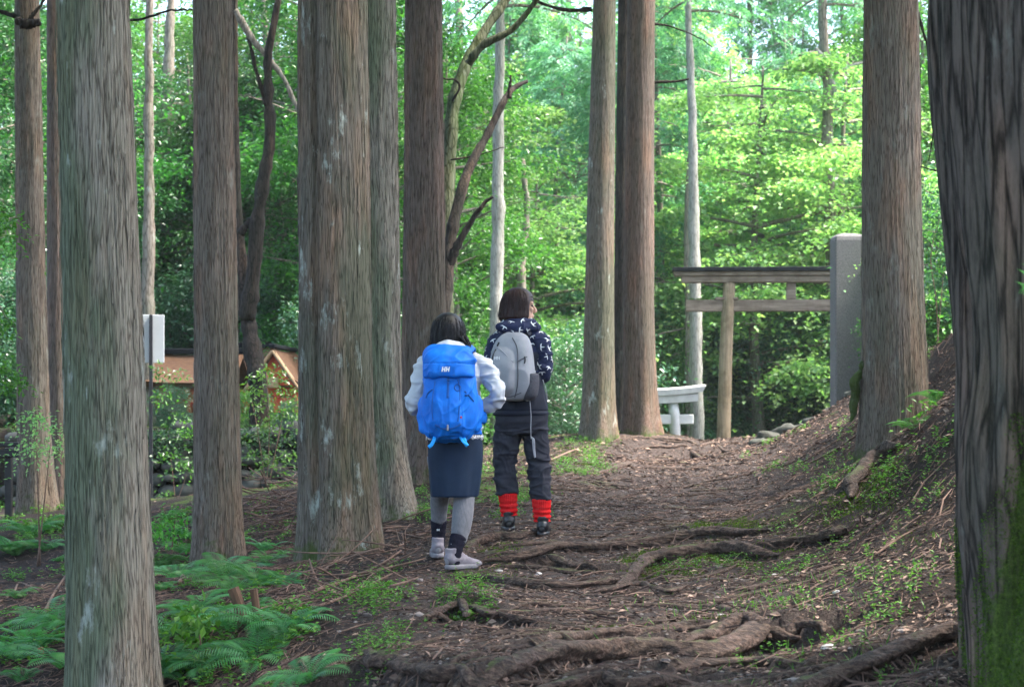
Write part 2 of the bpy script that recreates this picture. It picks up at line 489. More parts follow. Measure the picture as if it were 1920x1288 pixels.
def base_h(x, y):
    x = np.asarray(x, float).ravel(); y = np.asarray(y, float).ravel()
    xc = np.clip(x, -22, 26); yc = np.clip(y, -8, 62)
    out = np.empty(len(x))
    for s in range(0, len(x), 60000):
        a, b = xc[s:s + 60000], yc[s:s + 60000]
        r2 = (a[:, None] - CP[None, :, 0]) ** 2 + (b[:, None] - CP[None, :, 1]) ** 2
        out[s:s + 60000] = _phi(r2) @ TW[:-3] + TW[-3] + TW[-2] * a + TW[-1] * b
    terr = sstep(y, WALL_Y + 0.15, WALL_Y + 0.35) * sstep(-x, 1.7, 2.6) * sstep(45 - y, 0, 8)
    out = out * (1 - terr) + np.maximum(out, 1.47) * terr
    out = out + sstep(y, 62, 130) * 20 + sstep(np.abs(x), 26, 90) * 8
    return out

ROOTS = []        # world polylines of surface roots, filled from photo rows on the bare slope
def ground_ray(px, py):
    Ys = np.linspace(6.0, 45, 700)
    Z = base_h((px - 960) / F * Ys, Ys)
    ray = CAMZ + (HOR - py) / F * Ys
    k = np.nonzero(ray < Z)[0]
    if len(k) == 0: return np.array([(px - 960) / F * 40, 40, 1.0])
    i = max(k[0], 1)
    d0 = ray[i - 1] - Z[i - 1]; d1 = Z[i] - ray[i]
    t = d0 / max(d0 + d1, 1e-6)
    Y = Ys[i - 1] * (1 - t) + Ys[i] * t
    return np.array([(px - 960) / F * Y, Y, CAMZ + (HOR - py) / F * Y])

ROOT_SPEC = [
    # px points, thickness px, label
    ([(690, 1243), (735, 1252), (790, 1272), (860, 1292), (930, 1310)], 40, "thick reddish root with a blunt sawn end at the bottom left edge of the path"),
    ([(840, 1330), (930, 1285), (1020, 1250), (1120, 1228), (1230, 1222), (1330, 1228), (1420, 1200), (1500, 1196)], 44, "thickest brown root sweeping across the foot of the path"),
    ([(1010, 1225), (1060, 1203), (1120, 1193), (1200, 1192), (1290, 1183), (1380, 1186)], 26, "dark mossy root arching above the thickest root at the foot of the path"),
    ([(1270, 1222), (1330, 1200), (1385, 1178), (1425, 1182), (1440, 1205)], 30, "humped reddish root with a small green sprout in its bend, low on the path"),
    ([(1472, 1196), (1510, 1183), (1552, 1184)], 24, "short reddish hump of root on dark soil at the lower right"),
    ([(1440, 1330), (1530, 1280), (1620, 1250), (1700, 1215), (1765, 1190), (1830, 1180)], 34, "long brown root running from the big mossy tree to the lower right"),
    ([(1250, 1262), (1330, 1248), (1420, 1240), (1500, 1250), (1560, 1240)], 18, "thin brown root lying in front of the humped reddish root"),
    ([(960, 1320), (1040, 1290), (1120, 1278), (1200, 1284), (1280, 1270)], 26, "grey brown root at the very bottom centre of the picture"),
    ([(872, 1050), (892, 1022), (930, 1009), (975, 1006), (1010, 1002)], 16, "pale root ridge just behind the heels of the hiker with red leg warmers"),
    ([(905, 1052), (960, 1047), (1010, 1040), (1060, 1032), (1130, 1028), (1210, 1020), (1285, 1008), (1340, 1002), (1400, 1000), (1450, 994)], 20, "long reddish root crossing the whole path right of the hikers' feet"),
    ([(1030, 1040), (1055, 1055), (1085, 1066), (1125, 1074)], 16, "short root branching down from the long crossing root beside a white pebble"),
    ([(1160, 1100), (1185, 1075), (1215, 1052), (1270, 1044), (1340, 1030), (1400, 1036), (1460, 1042)], 24, "arched root with bright green moss on the bank of the step"),
    ([(1445, 1030), (1510, 1014), (1560, 1003), (1592, 990)], 18, "straight brown root reaching to the right bank beside the fern tuft"),
    ([(860, 1082), (920, 1086), (985, 1096), (1060, 1100), (1130, 1098), (1180, 1084)], 16, "low root running from the front hiker's toes toward the mossy step"),
    ([(1100, 1112), (1150, 1104), (1200, 1096), (1250, 1110), (1290, 1100)], 10, "thin pale root below the mossy step"),
    ([(872, 1133), (840, 1140), (815, 1152), (790, 1163)], 16, "pale root stub pointing left from the small tuft on the path"),
    ([(878, 1135), (915, 1150), (960, 1160), (1010, 1168)], 16, "dark root stub pointing right from the small tuft on the path"),
    ([(850, 1105), (862, 1120), (872, 1145), (868, 1158)], 14, "upright splintered root stub in the middle of the small tuft"),
    ([(955, 1145), (985, 1135), (1020, 1132)], 7, "thin grey root loop right of the small tuft on the path"),
    ([(1145, 832), (1180, 824), (1230, 823), (1280, 830), (1310, 840)], 8, "root ridge on the path crest just below the twin cedars"),
    ([(1185, 843), (1225, 841), (1260, 844), (1300, 852), (1350, 858)], 8, "lowest root ridge on the path crest below the wooden gate"),
    ([(1310, 838), (1350, 838), (1405, 842)], 8, "dark straight root on the crest at the foot of the wooden gate post"),
    ([(1190, 812), (1225, 806), (1262, 812), (1330, 818), (1345, 826)], 7, "root crossing at the foot of the right twin cedar"),
    ([(1110, 893), (1150, 880), (1190, 868)], 9, "reddish broken root on the left half of the upper path"),
    ([(1050, 900), (1090, 888), (1125, 884)], 9, "dark hump of root at the left edge of the upper path"),
    ([(1590, 935), (1600, 905), (1625, 870), (1655, 845), (1690, 835)], 22, "bare crooked root hanging down the right bank from the tall cedar"),
    ([(1595, 790), (1600, 755), (1604, 715), (1622, 680), (1640, 640)], 17, "dark mossy buttress root at the left foot of the tall cedar beside the stone pillar"),
]
for pts, th, lab in ROOT_SPEC:
    if pts[0] == (1595, 790):
        W = np.array([P(px, py, 16.2) for px, py in pts])
    else:
        W = np.array([ground_ray(*p) for p in pts])
    ROOTS.append((spline(W, 10 * len(pts)), th, lab))

def height(x, y, fine=True):
    x = np.asarray(x, float).ravel(); y = np.asarray(y, float).ravel()
    h = base_h(x, y)
    p = np.stack([x, y, np.zeros_like(x)], 1)
    h = h + 0.05 * fbm(p * 0.9, 3, 3) * sstep(y, 5, 9)
    if fine:
        near = sstep(40 - y, 0, 10)
        h = h + near * (0.024 * fbm(p * 4.0, 11, 3) + 0.016 * fbm(p * 13, 23, 3, .6))
        for W, th, lab in ROOTS[:19] + ROOTS[25:26]:
            m = (x > W[:, 0].min() - .5) & (x < W[:, 0].max() + .5) & (y > W[:, 1].min() - .6) & (y < W[:, 1].max() + .6)
            if not m.any(): continue
            q = p[m][:, None, :2] - W[None, :, :2]
            d2 = (q ** 2).sum(-1); k = d2.argmin(1)
            d = np.sqrt(d2[np.arange(len(k)), k])
            side = q[np.arange(len(k)), k, 1]           # behind the root: positive
            sc = th / 30.0
            h[m] += np.where(side < 0, -0.055 * sc * np.exp(-((d - 0.07 * sc) / (0.11)) ** 2), 0.030 * sc * np.exp(-(d / 0.25) ** 2))
    return h

def axis_coords(a, b, step, grow, far):
    c = list(np.arange(a, b, step)); s = step
    x = b
    while x < far: c.append(x); s *= grow; x += s
    return c
xr = axis_coords(0, 4.6, 0.036, 1.09, 170)
xs = np.array(sorted(set([-v for v in xr] + xr)))
yf = []; y = 5.5
while y < 200: yf.append(y); y += max(0.03, 0.0032 * y) * (1 if y < 34 else (1 + (y - 34) * 0.12))
ys = np.array(list(-np.array(axis_coords(0, 1, 0.8, 1.5, 60))[::-1]) + list(np.arange(1, 5.5, 0.35)) + yf)
ys = np.unique(ys)
GX, GY = np.meshgrid(xs, ys)
GZ = height(GX, GY)
HG = GZ.reshape(GX.shape)
def hz(x, y):
    """terrain height by bilinear lookup of the built grid"""
    x = np.atleast_1d(np.asarray(x, float)); y = np.atleast_1d(np.asarray(y, float))
    i = np.clip(np.searchsorted(xs, x) - 1, 0, len(xs) - 2); j = np.clip(np.searchsorted(ys, y) - 1, 0, len(ys) - 2)
    tx = (x - xs[i]) / (xs[i + 1] - xs[i]); ty = (y - ys[j]) / (ys[j + 1] - ys[j])
    return (HG[j, i] * (1 - tx) + HG[j, i + 1] * tx) * (1 - ty) + (HG[j + 1, i] * (1 - tx) + HG[j + 1, i + 1] * tx) * ty
def hz1(x, y): return float(hz(x, y)[0])

def path_center(y): return np.interp(y, [5, 7.5, 11, 13, 18, 25, 33], [.1, .35, .35, .75, 1.35, 2.2, 3.6])
def path_w(y): return np.interp(y, [5, 8, 12, 18, 25, 33], [1.1, 1.05, .95, 1.0, 1.1, 1.0])
def mossiness(x, y):
    p = np.stack([x, y, np.zeros_like(x)], 1)
    n = fbm(p * 1.1, 41, 4, .6)
    off = np.abs(x - path_center(y)) / path_w(y)
    return n * 1.5 + 0.55 * sstep(off, 0.7, 1.5) * (x < path_center(y)) * sstep(y, 13, 17) + 0.15 * sstep(off, 1.0, 1.8) - 0.42

def ground_mat():
    m, nt = newmat("forest_soil")
    oc = objco(nt)
    n1 = noise_tex(nt, oc, 2.2, 6, 0.7)
    n2 = noise_tex(nt, oc, 42, 5, 0.75)
    n3 = noise_tex(nt, oc, 140, 3, 0.7)
    vo = nt.nodes.new("ShaderNodeTexVoronoi"); vo.inputs["Scale"].default_value = 34
    L(nt, mapping(nt, oc, (1, 1.7, 1)), vo.inputs["Vector"])
    f = math_n(nt, 'ADD', math_n(nt, 'MULTIPLY', n2, 0.6), math_n(nt, 'MULTIPLY', n3, 0.4))
    c = ramp(nt, f, [(0.30, (0.011, 0.008, 0.007)), (0.46, (0.036, 0.027, 0.024)), (0.60, (0.078, 0.060, 0.054)), (0.78, (0.19, 0.155, 0.145))])
    pa = genattr(nt, 'pathw')
    c = mixc(nt, math_n(nt, 'SUBTRACT', 0.9, math_n(nt, 'MULTIPLY', pa, 0.9)), c, mixc(nt, 1.0, c, (0.36, 0.30, 0.27), 'MULTIPLY'))
    c = mixc(nt, math_n(nt, 'MULTIPLY', vo.outputs["Color"], 0.35), c, mixc(nt, 1.0, c, (1.5, 1.35, 1.3), 'MULTIPLY'))
    mo = genattr(nt, 'moss')
    mf = math_n(nt, 'ADD', mo, math_n(nt, 'MULTIPLY', math_n(nt, 'SUBTRACT', n2, 0.5), 1.2))
    mm = ramp(nt, mf, [(0.42, (0, 0, 0)), (0.62, (1, 1, 1))])
    c = mixc(nt, math_n(nt, 'MULTIPLY', mm, 0.8), c, ramp(nt, n3, [(0.3, (0.03, 0.05, 0.01)), (0.7, (0.10, 0.15, 0.025))]))
    out_bsdf(nt, c, 0.92, bump(nt, f, 0.9, 0.03), 0.2)
    return m
M['ground'] = ground_mat()
gx, gy = GX.ravel(), GY.ravel()
off = np.abs(gx - path_center(gy)) / path_w(gy)
gme = raw_mesh("ground", np.stack([gx, gy, GZ], 1), grid_faces(len(ys), len(xs), False), None,
               {'moss': mossiness(gx, gy), 'pathw': 1 - sstep(off, 0.8, 1.5)}, True, M['ground'])
ground = link(bpy.data.objects.new("ground", gme)); tag(ground, kind='structure')

# ------------------------------------------------------------------ leaves
def leaf_cards(C, D, Nn, Ln, W):
    """folded rhombus leaves: base C, direction D, normal Nn"""
    C = np.asarray(C); D = norm(D); S = norm(np.cross(D, Nn)); Nn = np.cross(S, D)
    n = len(C)
    Ln = np.broadcast_to(Ln, (n,))[:, None]; W = np.broadcast_to(W, (n,))[:, None]
    V = np.stack([C, C + D * Ln * .45 + S * W * .5 + Nn * W * .18, C + D * Ln - Nn * Ln * .08, C + D * Ln * .45 - S * W * .5 + Nn * W * .18], 1)
    Q = np.arange(4 * n).reshape(n, 4)
    return V.reshape(-1, 3), Q

def rdir(n, zscale=0.35):
    v = rng.normal(size=(n, 3)); v[:, 2] *= zscale
    return norm(v)

def add_leaves(mb, C, D, Nn, Ln, W):
    V, Q = leaf_cards(C, D, Nn, Ln, W)
    mb.add(V, Q, rnd=np.repeat(rng.random(len(C)), 4))

def limb_path(base, az, length, rise, bend=0.0, n=7, wob=0.12):
    t = np.linspace(0, 1, n)
    d = np.array([math.cos(az), math.sin(az), 0])
    p = base + d * (t * length)[:, None]
    p[:, 2] += rise * length * t + bend * length * t ** 2
    w = rng.normal(size=(n, 3)) * wob * length * 0.35 * t[:, None]
    w[:, 2] *= .5
    return p + np.cumsum(w, 0) * .35

def crown(kind, H, Rr, z0, nleaf, leaf, nlimb=40, gap=0.0):
    """returns (leaf MB, limb MB) for a tree of height H whose crown starts at z0"""
    lm, bm_ = MB(), MB()
    cents, dirs = [], []
    for i in range(nlimb):
        zt = (i + rng.random()) / nlimb
        z = z0 + (H * 0.96 - z0) * zt
        prof = {'broad': math.sin(math.pi * (0.16 + 0.80 * zt)) ** .6, 'maple': math.sin(math.pi * (0.2 + 0.75 * zt)) ** .6,
                'conifer': (1.02 - zt) ** .75 * .95 + .08, 'bush': math.sin(math.pi * (0.25 + 0.68 * zt)) ** .5}[kind]
        ln = Rr * prof * rng.uniform(.65, 1.1)
        az = i * 2.399 + rng.uniform(-.5, .5)
        rise = {'broad': .35, 'maple': .12, 'conifer': .05, 'bush': .5}[kind] + rng.uniform(-.15, .15)
        bend = {'broad': -.1, 'maple': -.15, 'conifer': -.35, 'bush': 0}[kind]
        b = np.array([0, 0, max(.1, z - rise * ln * .6)])
        p = limb_path(b, az, ln, rise, bend)
        r0 = 0.012 + 0.014 * ln
        V, Q, T = tube(p, np.linspace(r0, .004, len(p)), 5, cap=False); bm_.add(V, Q)
        for k in range(5):
            t = rng.uniform(.3, 1.0) if k else 1.0
            q = p[min(len(p) - 1, int(t * (len(p) - 1)))]
            for s in range(2 if kind != 'bush' else 2):
                a2 = az + rng.uniform(-1.5, 1.5)
                l2 = rng.uniform(.15, .42) * Rr * .6 * (1.2 - .5 * t)
                e = q + np.array([math.cos(a2) * l2, math.sin(a2) * l2, rng.uniform(-.12, .2) * l2])
                if rng.random() < .4:
                    V, Q, T = tube(np.array([q, (q + e) / 2 + [0, 0, .03], e]), np.array([.008, .006, .003]), 4, cap=False); bm_.add(V, Q)
                cents.append(e); dirs.append([math.cos(a2), math.sin(a2), 0])
    cents = np.array(cents); dirs = np.array(dirs)
    if gap:
        keep = fbm(cents * .8, 5, 2) > -gap
        cents, dirs = cents[keep], dirs[keep]
    per = max(8, int(nleaf / len(cents)))
    idx = np.repeat(np.arange(len(cents)), per)
    n = len(idx)
    if kind in ('broad', 'bush', 'maple'):
        sp = {'broad': (.30, .30, .15), 'bush': (.25, .25, .16), 'maple': (.34, .34, .045)}[kind]
        o = rng.normal(size=(n, 3)) * np.array(sp) * rng.uniform(.6, 1.3, len(cents))[idx][:, None] * (Rr / 2.2) ** .5
        C = cents[idx] + o
        C[:, 2] -= .18 * (o[:, 0] ** 2 + o[:, 1] ** 2) / .3
        D = norm(norm(o + 1e-6) * .6 + rdir(n) + np.array([0, 0, -.25]))
        Nn = np.array([0, 0, 1.0]) + rng.normal(size=(n, 3)) * (.38 if kind != 'maple' else .22)
        Ln = leaf * rng.uniform(.6, 1.25, n)
        add_leaves(lm, C, D, Nn, Ln, Ln * ({'broad': .5, 'bush': .5, 'maple': .85}[kind]))
    else:
        # flattened drooping sprays: strips set along a curved axis
        ns = per // 12 + 1
        idx = np.repeat(np.arange(len(cents)), ns); m = len(idx)
        ax = norm(dirs[idx] + rng.normal(size=(m, 3)) * [.7, .7, .25] + [0, 0, -.35])
        base = cents[idx] + rng.normal(size=(m, 3)) * [.2, .2, .12]
        L0 = rng.uniform(.22, .5, m) * (Rr / 2) ** .5
        side = norm(np.cross(ax, np.array([0, 0, 1.0]) + rng.normal(size=(m, 3)) * .35))
        up = np.cross(side, ax)
        for k in range(12):
            t = (k // 2 + .6) / 6.5
            sg = 1 if k % 2 else -1
            C = base + ax * (L0 * t)[:, None] - np.array([0, 0, 1.]) * (L0 * .35 * t * t)[:, None]
            D = norm(ax * .75 + side * sg * .8 - np.array([0, 0, .25]) + rng.normal(size=(m, 3)) * .12)
            ln = L0 * (.42 - .25 * t) * rng.uniform(.8, 1.2, m)
            add_leaves(lm, C, D, up + rng.normal(size=(m, 3)) * .15, ln, leaf * .26 + ln * .10)
    return lm, bm_

def trunk_mesh(path, rad, ns, lobes=0.0, flare=0.0, flare_h=0.35, notch=None, ridge=0.02, seed=1, lobe_n=5, extra=None):
    """trunk with a flared foot and lengthwise ridges. path (n,3), rad (n,)"""
    r_ = np.random.default_rng(seed)
    ph = r_.uniform(0, 6.28, 40)
    def disp(i, th, pts):
        z = (pts[:, 2] - pts[0, 2])[:, None] + 0 * th
        w = th + .12 * np.sin(z * .9 + ph[0]) + .05 * np.sin(z * 2.3 + ph[1])
        f = np.exp(-np.maximum(z, 0) / flare_h)
        lob = np.cos(lobe_n * w + ph[2]) * .5 + np.cos((lobe_n - 2) * w + ph[3]) * .5
        s = 1 + flare * f * (1 + .55 * lob) + lobes * (lob * .7 + .3 * np.cos(2 * w + ph[4])) * (0.35 + .65 * np.exp(-z / 2.2))
        rg = 0
        for k, nn in enumerate((11, 17, 26, 37, 53)):
            rg = rg + np.cos(nn * w + ph[5 + k] + 1.3 * np.sin(z * (1.1 + .7 * k) + ph[12 + k])) / (1 + .35 * k)
        s = s + ridge * (1 - np.abs(rg) * .8)
        s = s + .5 * ridge * np.sin(z * 1.7 + ph[30] + 2 * np.cos(th))
        if notch is not None:
            for (a, wd, dp) in notch:
                d = (th - a + math.pi) % (2 * math.pi) - math.pi
                s = s - dp * np.exp(-(d / wd) ** 2)
        if extra is not None: s = s + extra(th, z)
        return s
    return tube(path, rad, ns, up=(0, 1, .01), cap=True, disp=disp)

CEDAR_CROWNS = []
def two_mat(lm, bm_, ma, mb_, name):
    n1 = sum(len(q) for q in lm.Q) + sum(len(t) for t in lm.T)
    out = MB()
    for src in (lm, bm_):
        for q in src.Q: out.Q.append(q + out.n)
        assert not src.T
        for v, a in zip(src.V, src.A): out.V.append(v); out.A.append(a)
        out.n += src.n
    me = out.mesh(name, [ma, mb_], False)
    mi = np.zeros(len(me.polygons), np.int32); mi[n1:] = 1
    me.polygons.foreach_set("material_index", mi)
    return me
def near_crown():
    if not CEDAR_CROWNS:
        for s in range(2):
            lm, bm_ = crown('conifer', 9.0, 2.0, 0.3, 12000, .10, 40)
            CEDAR_CROWNS.append(two_mat(lm, bm_, M['leaf_con'], M['bark_far'], 'cedar_crown'))
    return CEDAR_CROWNS[int(rng.integers(2))]

def cedar(label, px_top, w_top, px_mid, w_mid, py_mid, Y, py_base, mat, seed, flare=.35, flare_h=.4, lobes=.05, name="cedar_tree", ridge=.02,
          notch=None, Htot=15, crown_z=8.5, cat="tree", group=None, extra=None, lobe_n=5, ns=150, px_base=None, crown_on=True):
    """px rows of the trunk at y=0 and y=py_mid give axis and girth; the foot stands on the terrain"""
    pb = P(px_base if px_base is not None else px_mid + (px_mid - px_top) * (py_base - py_mid) / max(py_mid, 1) * .6, py_base, Y)
    rb_ = w_mid / 2 / F * Y * 1.5
    zb = min(hz1(pb[0] + a, Y + b_) for a in (-rb_, 0, rb_) for b_ in (-rb_, 0, rb_)) - 0.05
    pt, pm = P(px_top, 0, Y), P(px_mid, py_mid, Y)
    slope = (pt[0] - pm[0]) / (pt[2] - pm[2])
    zl = np.concatenate([np.arange(0, pt[2] + 1.0 - zb, .035), np.arange(pt[2] + 1.0 - zb, Htot, .35)])
    X = np.interp(zl + zb, [zb, pm[2], pt[2]], [pb[0], pm[0], pt[0]])
    X = np.where(zl + zb > pt[2], pt[0] + slope * .5 * (zl + zb - pt[2]), X)
    k = np.ones(15) / 15
    Xs = np.convolve(np.pad(X, 7, mode='edge'), k, 'valid')
    r_mid, r_top = w_mid / 2 / F * Y, w_top / 2 / F * Y
    g = (r_mid - r_top) / (pt[2] - pm[2])
    rad = np.maximum(r_mid - g * (zl + zb - pm[2]), .03)
    rad = np.where(zl + zb > pt[2], r_top * np.clip(1 - (zl + zb - pt[2]) / (Htot + zb - pt[2] + .3), .05, 1), rad)
    base = np.array([pb[0], Y, zb])
    path = np.stack([Xs - base[0], np.zeros_like(zl), zl], 1)
    root = empty(name, base, label, cat, group)
    V, Q, T = trunk_mesh(path, rad, ns, lobes, flare, flare_h, notch, ridge, seed, lobe_n, extra)
    mb = MB().add(V, Q, T)
    if Y < 21:
        nr = len(path); G = V[:nr * ns].reshape(nr, ns, 3)
        vis = min(nr - 30, int((pt[2] + .8 - zb) / .035))
        for k in range(420):
            i0 = int(rng.integers(0, vis)); ln_ = int(rng.integers(5, 16)); j = int(rng.integers(0, ns - 1))
            ii = np.arange(i0, min(i0 + ln_, nr - 1)); jj = (j + np.round(np.cumsum(rng.normal(size=len(ii)) * .25)).astype(int)) % ns
            c0 = G[ii, jj]; tg = norm(G[ii, (jj + 1) % ns] - c0); ow = norm((c0 - path[ii]) * [1, 1, 0])
            t_ = np.linspace(-1, 1, len(ii))[:, None]
            lift = .0015 + U(.001, .009) * np.clip((t_ - U(-.6, .9)), 0, 1) + U(.001, .008) * np.clip((-t_ - U(-.3, .9)), 0, 1)
            w_ = U(.003, .008) * (1 - .6 * t_ ** 2)
            VV = np.concatenate([c0 + ow * lift - tg * w_, c0 + ow * (lift + .0025), c0 + ow * lift + tg * w_])
            m_ = len(ii); a_ = np.arange(m_ - 1)
            mb.add(VV, np.concatenate([np.stack([a_, a_ + m_, a_ + m_ + 1, a_ + 1], 1), np.stack([a_ + m_, a_ + 2 * m_, a_ + 2 * m_ + 1, a_ + m_ + 1], 1)]))
    tr = mb.obj("trunk", M[mat], root)
    if crown_on:
        c = bpy.data.objects.new("crown", near_crown()); link(c, root)
        c.location = (path[-1, 0] * .8, 0, crown_z - 1); c.scale = (1.7, 1.7, 1.1) if Y < 20 else (.9, .9, 1); c.rotation_euler = (0, 0, rng.uniform(0, 6.28))  # crowns above the view; near ones widened to shade the ground below
    return root, base, path, rad

def limb(root, base, pxpts, Y, w, mat, name="limb", ns=8, ys_off=None):
    pts = np.array([P(px, py, Y + (ys_off[i] if ys_off else 0)) for i, (px, py) in enumerate(pxpts)]) - base
    n = max(8, 5 * len(pts))
    W = np.interp(np.linspace(0, 1, n), np.linspace(0, 1, len(w)), w) / 2 / F * Y
    pp = spline(pts, n) + np.cumsum(rng.normal(size=(n, 3)) * .006, 0) * np.linspace(0, 1, n)[:, None]
    V, Q, T = tube(pp, W * (1 + .12 * rng.normal(size=n)), ns)
    return MB().add(V, Q, T).obj(name, M[mat], root)

# ---- near cedars (photo left to right)
T1, b1, p1, r1_ = cedar("grey green lichen spotted cedar trunk nearest the camera on the left", 174, 132, 200, 150, 900, 9.0, 1400, 'bark_grey', 3, flare=.3, lobes=.03, px_base=215, ridge=.012, ns=220)
T2, b2, p2, r2_ = cedar("straight brown cedar with pale stripes standing behind the fern patch", 399, 72, 408, 84, 850, 14.5, 1062, 'bark', 5, flare=.30, flare_h=.3, px_base=413, ridge=.012)
T3, b3, p3, r3_ = cedar("widest brown cedar with pale lichen patches, left of the hikers", 624, 128, 630, 136, 800, 13.0, 1050, 'bark_green', 8, flare=.30, flare_h=.38, lobes=.05,
                        notch=[(math.pi * 1.34, .10, .16)], px_base=640, ns=220, ridge=.014)
T4, b4, p4, r4_ = cedar("grey green cedar half hidden right behind the widest brown cedar", 700, 82, 708, 88, 780, 15.0, 968, 'bark_grey', 13, flare=.5, flare_h=.35, lobes=.07, px_base=728)
T5, b5, p5, r5_ = cedar("reddish brown cedar directly behind the hiker with the blue backpack", 795, 68, 796, 80, 650, 17.5, 910, 'bark_red', 17, flare=.42, flare_h=.5, px_base=800)
T6, b6, p6, r6_ = cedar("left one of the twin cedars on the path crest beside the wooden gate", 1133, 42, 1123, 56, 600, 24.6, 806, 'bark_green', 22, flare=.45, flare_h=.35, px_base=1122, ns=120)
T7, b7, p7, r7_ = cedar("right one of the twin cedars, reddish, with mossy roots on the path crest", 1202, 50, 1197, 58, 600, 25.0, 803, 'bark_red', 26, flare=.55, flare_h=.33, px_base=1203, ns=120)
T8, b8, p8, r8_ = cedar("dark slim cedar seen in the gap between the twin cedars", 1172, 26, 1166, 30, 600, 27.5, 808, 'bark_dark', 29, flare=.3, ns=90, px_base=1165)
T9, b9, p9, r9_ = cedar("tall straight cedar on the right bank beside the stone pillar", 1671, 100, 1674, 112, 480, 16.2, 825, 'bark', 31, flare=.26, flare_h=.45, lobes=.05, px_base=1682, ns=200, ridge=.015)
L0, b10, p10, r10_ = cedar("slim cedar with a broken branch collar at the left edge of the picture", 50, 44, 62, 58, 800, 20.0, 965, 'bark', 35, flare=.38, px_base=70, ns=110, group=None)
L1, b11, p11, r11_ = cedar("thin reddish cedar squeezed between the slim edge cedar and the nearest trunk", 106, 36, 112, 46, 800, 22.0, 962, 'bark_red', 38, flare=.3, px_base=114, ns=90)

# old big tree at the right edge: leaning, buttressed, mossy
def old_tree():
    Y = 7.3
    zb = 0.35
    pxc = [(2052, -260), (1998, 0), (2012, 300), (2034, 600), (2028, 800), (2020, 1000), (2020, 1290), (2020, 1420)]
    wr = [225, 250, 243, 240, 225, 208, 195, 200]
    pts = np.array([P(a, b, Y) for a, b in pxc])[::-1]
    rr = np.array(wr)[::-1] * .965 / F * Y
    top = np.array([[pts[-1, 0] + .25, Y + .3, 9.0], [pts[-1, 0] + .35, Y + .5, 15.0]])
    pts = np.concatenate([pts, top]); rr = np.concatenate([rr, [.33, .1]])
    n = 330
    pp = spline(pts, n); rad = np.interp(np.linspace(0, 1, n), np.linspace(0, 1, len(rr)), rr)
    base = np.array([pts[0, 0], Y, pts[0, 2]])
    def extra(th, z):
        # three buttress lobes low on the camera side
        s = 0
        for a, wd, dp, hh, hs in ((math.pi * 1.08, .30, .17, .98, .36), (math.pi * 1.20, .30, .15, .0, .50), (math.pi * 1.52, .30, .24, .2, .7), (math.pi * .75, .25, .2, .2, .6)):
            d = (th - a - .25 * (z - .5) + math.pi) % (2 * math.pi) - math.pi
            s = s + dp * np.exp(-(d / wd) ** 2) * np.exp(-((z - hh) / hs) ** 2)
        dn = (th - math.pi * 1.22 - .30 * (z - .6) + math.pi) % (2 * math.pi) - math.pi
        s = s - .12 * np.exp(-(dn / .10) ** 2) * np.exp(-((z - .7) / .5) ** 2)
        for nn, a in ((9, .030), (15, .034), (23, .026), (36, .014)):
            s = s + a * np.abs(np.cos(nn * th * .5 + 1.2 * np.sin(z * 1.3 + nn) + .6 * np.sin(z * 4 + nn * 2)))
        return s - .04
    root = empty("old_tree", base, "huge dark furrowed old tree with green moss on its foot, right edge of the picture", "tree")
    V, Q, T = trunk_mesh(pp - base, rad, 300, .02, .10, .5, None, .014, 44, 4, extra)
    tr = MB().add(V, Q, T).obj("trunk", M['bark_old'], root)
    c = link(bpy.data.objects.new("crown", near_crown()), root); c.location = (pts[-2, 0] - base[0], .3, 6.0); c.scale = (1.5, 1.5, 1.3)
    # moss tufts on the foot
    nq = 299
    Vt = V[:n * 300].reshape(n, 300, 3)
    mb = MB()
    k = 0
    cand = 420000
    i = rng.integers(0, n - 1, cand); j = rng.integers(0, 299, cand)
    u, v = rng.random(cand)[:, None], rng.random(cand)[:, None]
    A, B, C_, D_ = Vt[i, j], Vt[i, j + 1], Vt[i + 1, j + 1], Vt[i + 1, j]
    pt = (A * (1 - u) + B * u) * (1 - v) + (D_ * (1 - u) + C_ * u) * v
    nn = norm(np.cross(B - A, D_ - A))
    radial = norm((pt - (pp - base)[i]) * [1, 1, 0])
    nn *= np.sign((nn * radial).sum(1))[:, None]
    z = pt[:, 2] + base[2]
    ang = np.arctan2(radial[:, 1], radial[:, 0])
    camside = sstep(-radial[:, 1], .05, .6)
    nz_ = fbm(pt * [6, 6, 2.5], 77, 4, .6) + .2 * camside + .5 * np.clip((pt[:, 0] + .38 + .10 * (.8 - z)) * 8, -1, .6) - .30 * sstep(z, 1.3, 2.1)
    keep = (nz_ > .02) & (z < 2.4) & (pt[:, 1] < .3) & (rng.random(cand) < .9)
    pt, nn = pt[keep], nn[keep]
    D = norm(nn + rng.normal(size=pt.shape) * .6 + [0, 0, -.1])
    add_leaves(mb, pt - nn * .003, D, rng.normal(size=pt.shape), rng.uniform(.006, .015, len(pt)), .006)
    mb.obj("moss", M['moss'], root)
    return root, base, Vt
R1, bR1, VtR1 = old_tree()

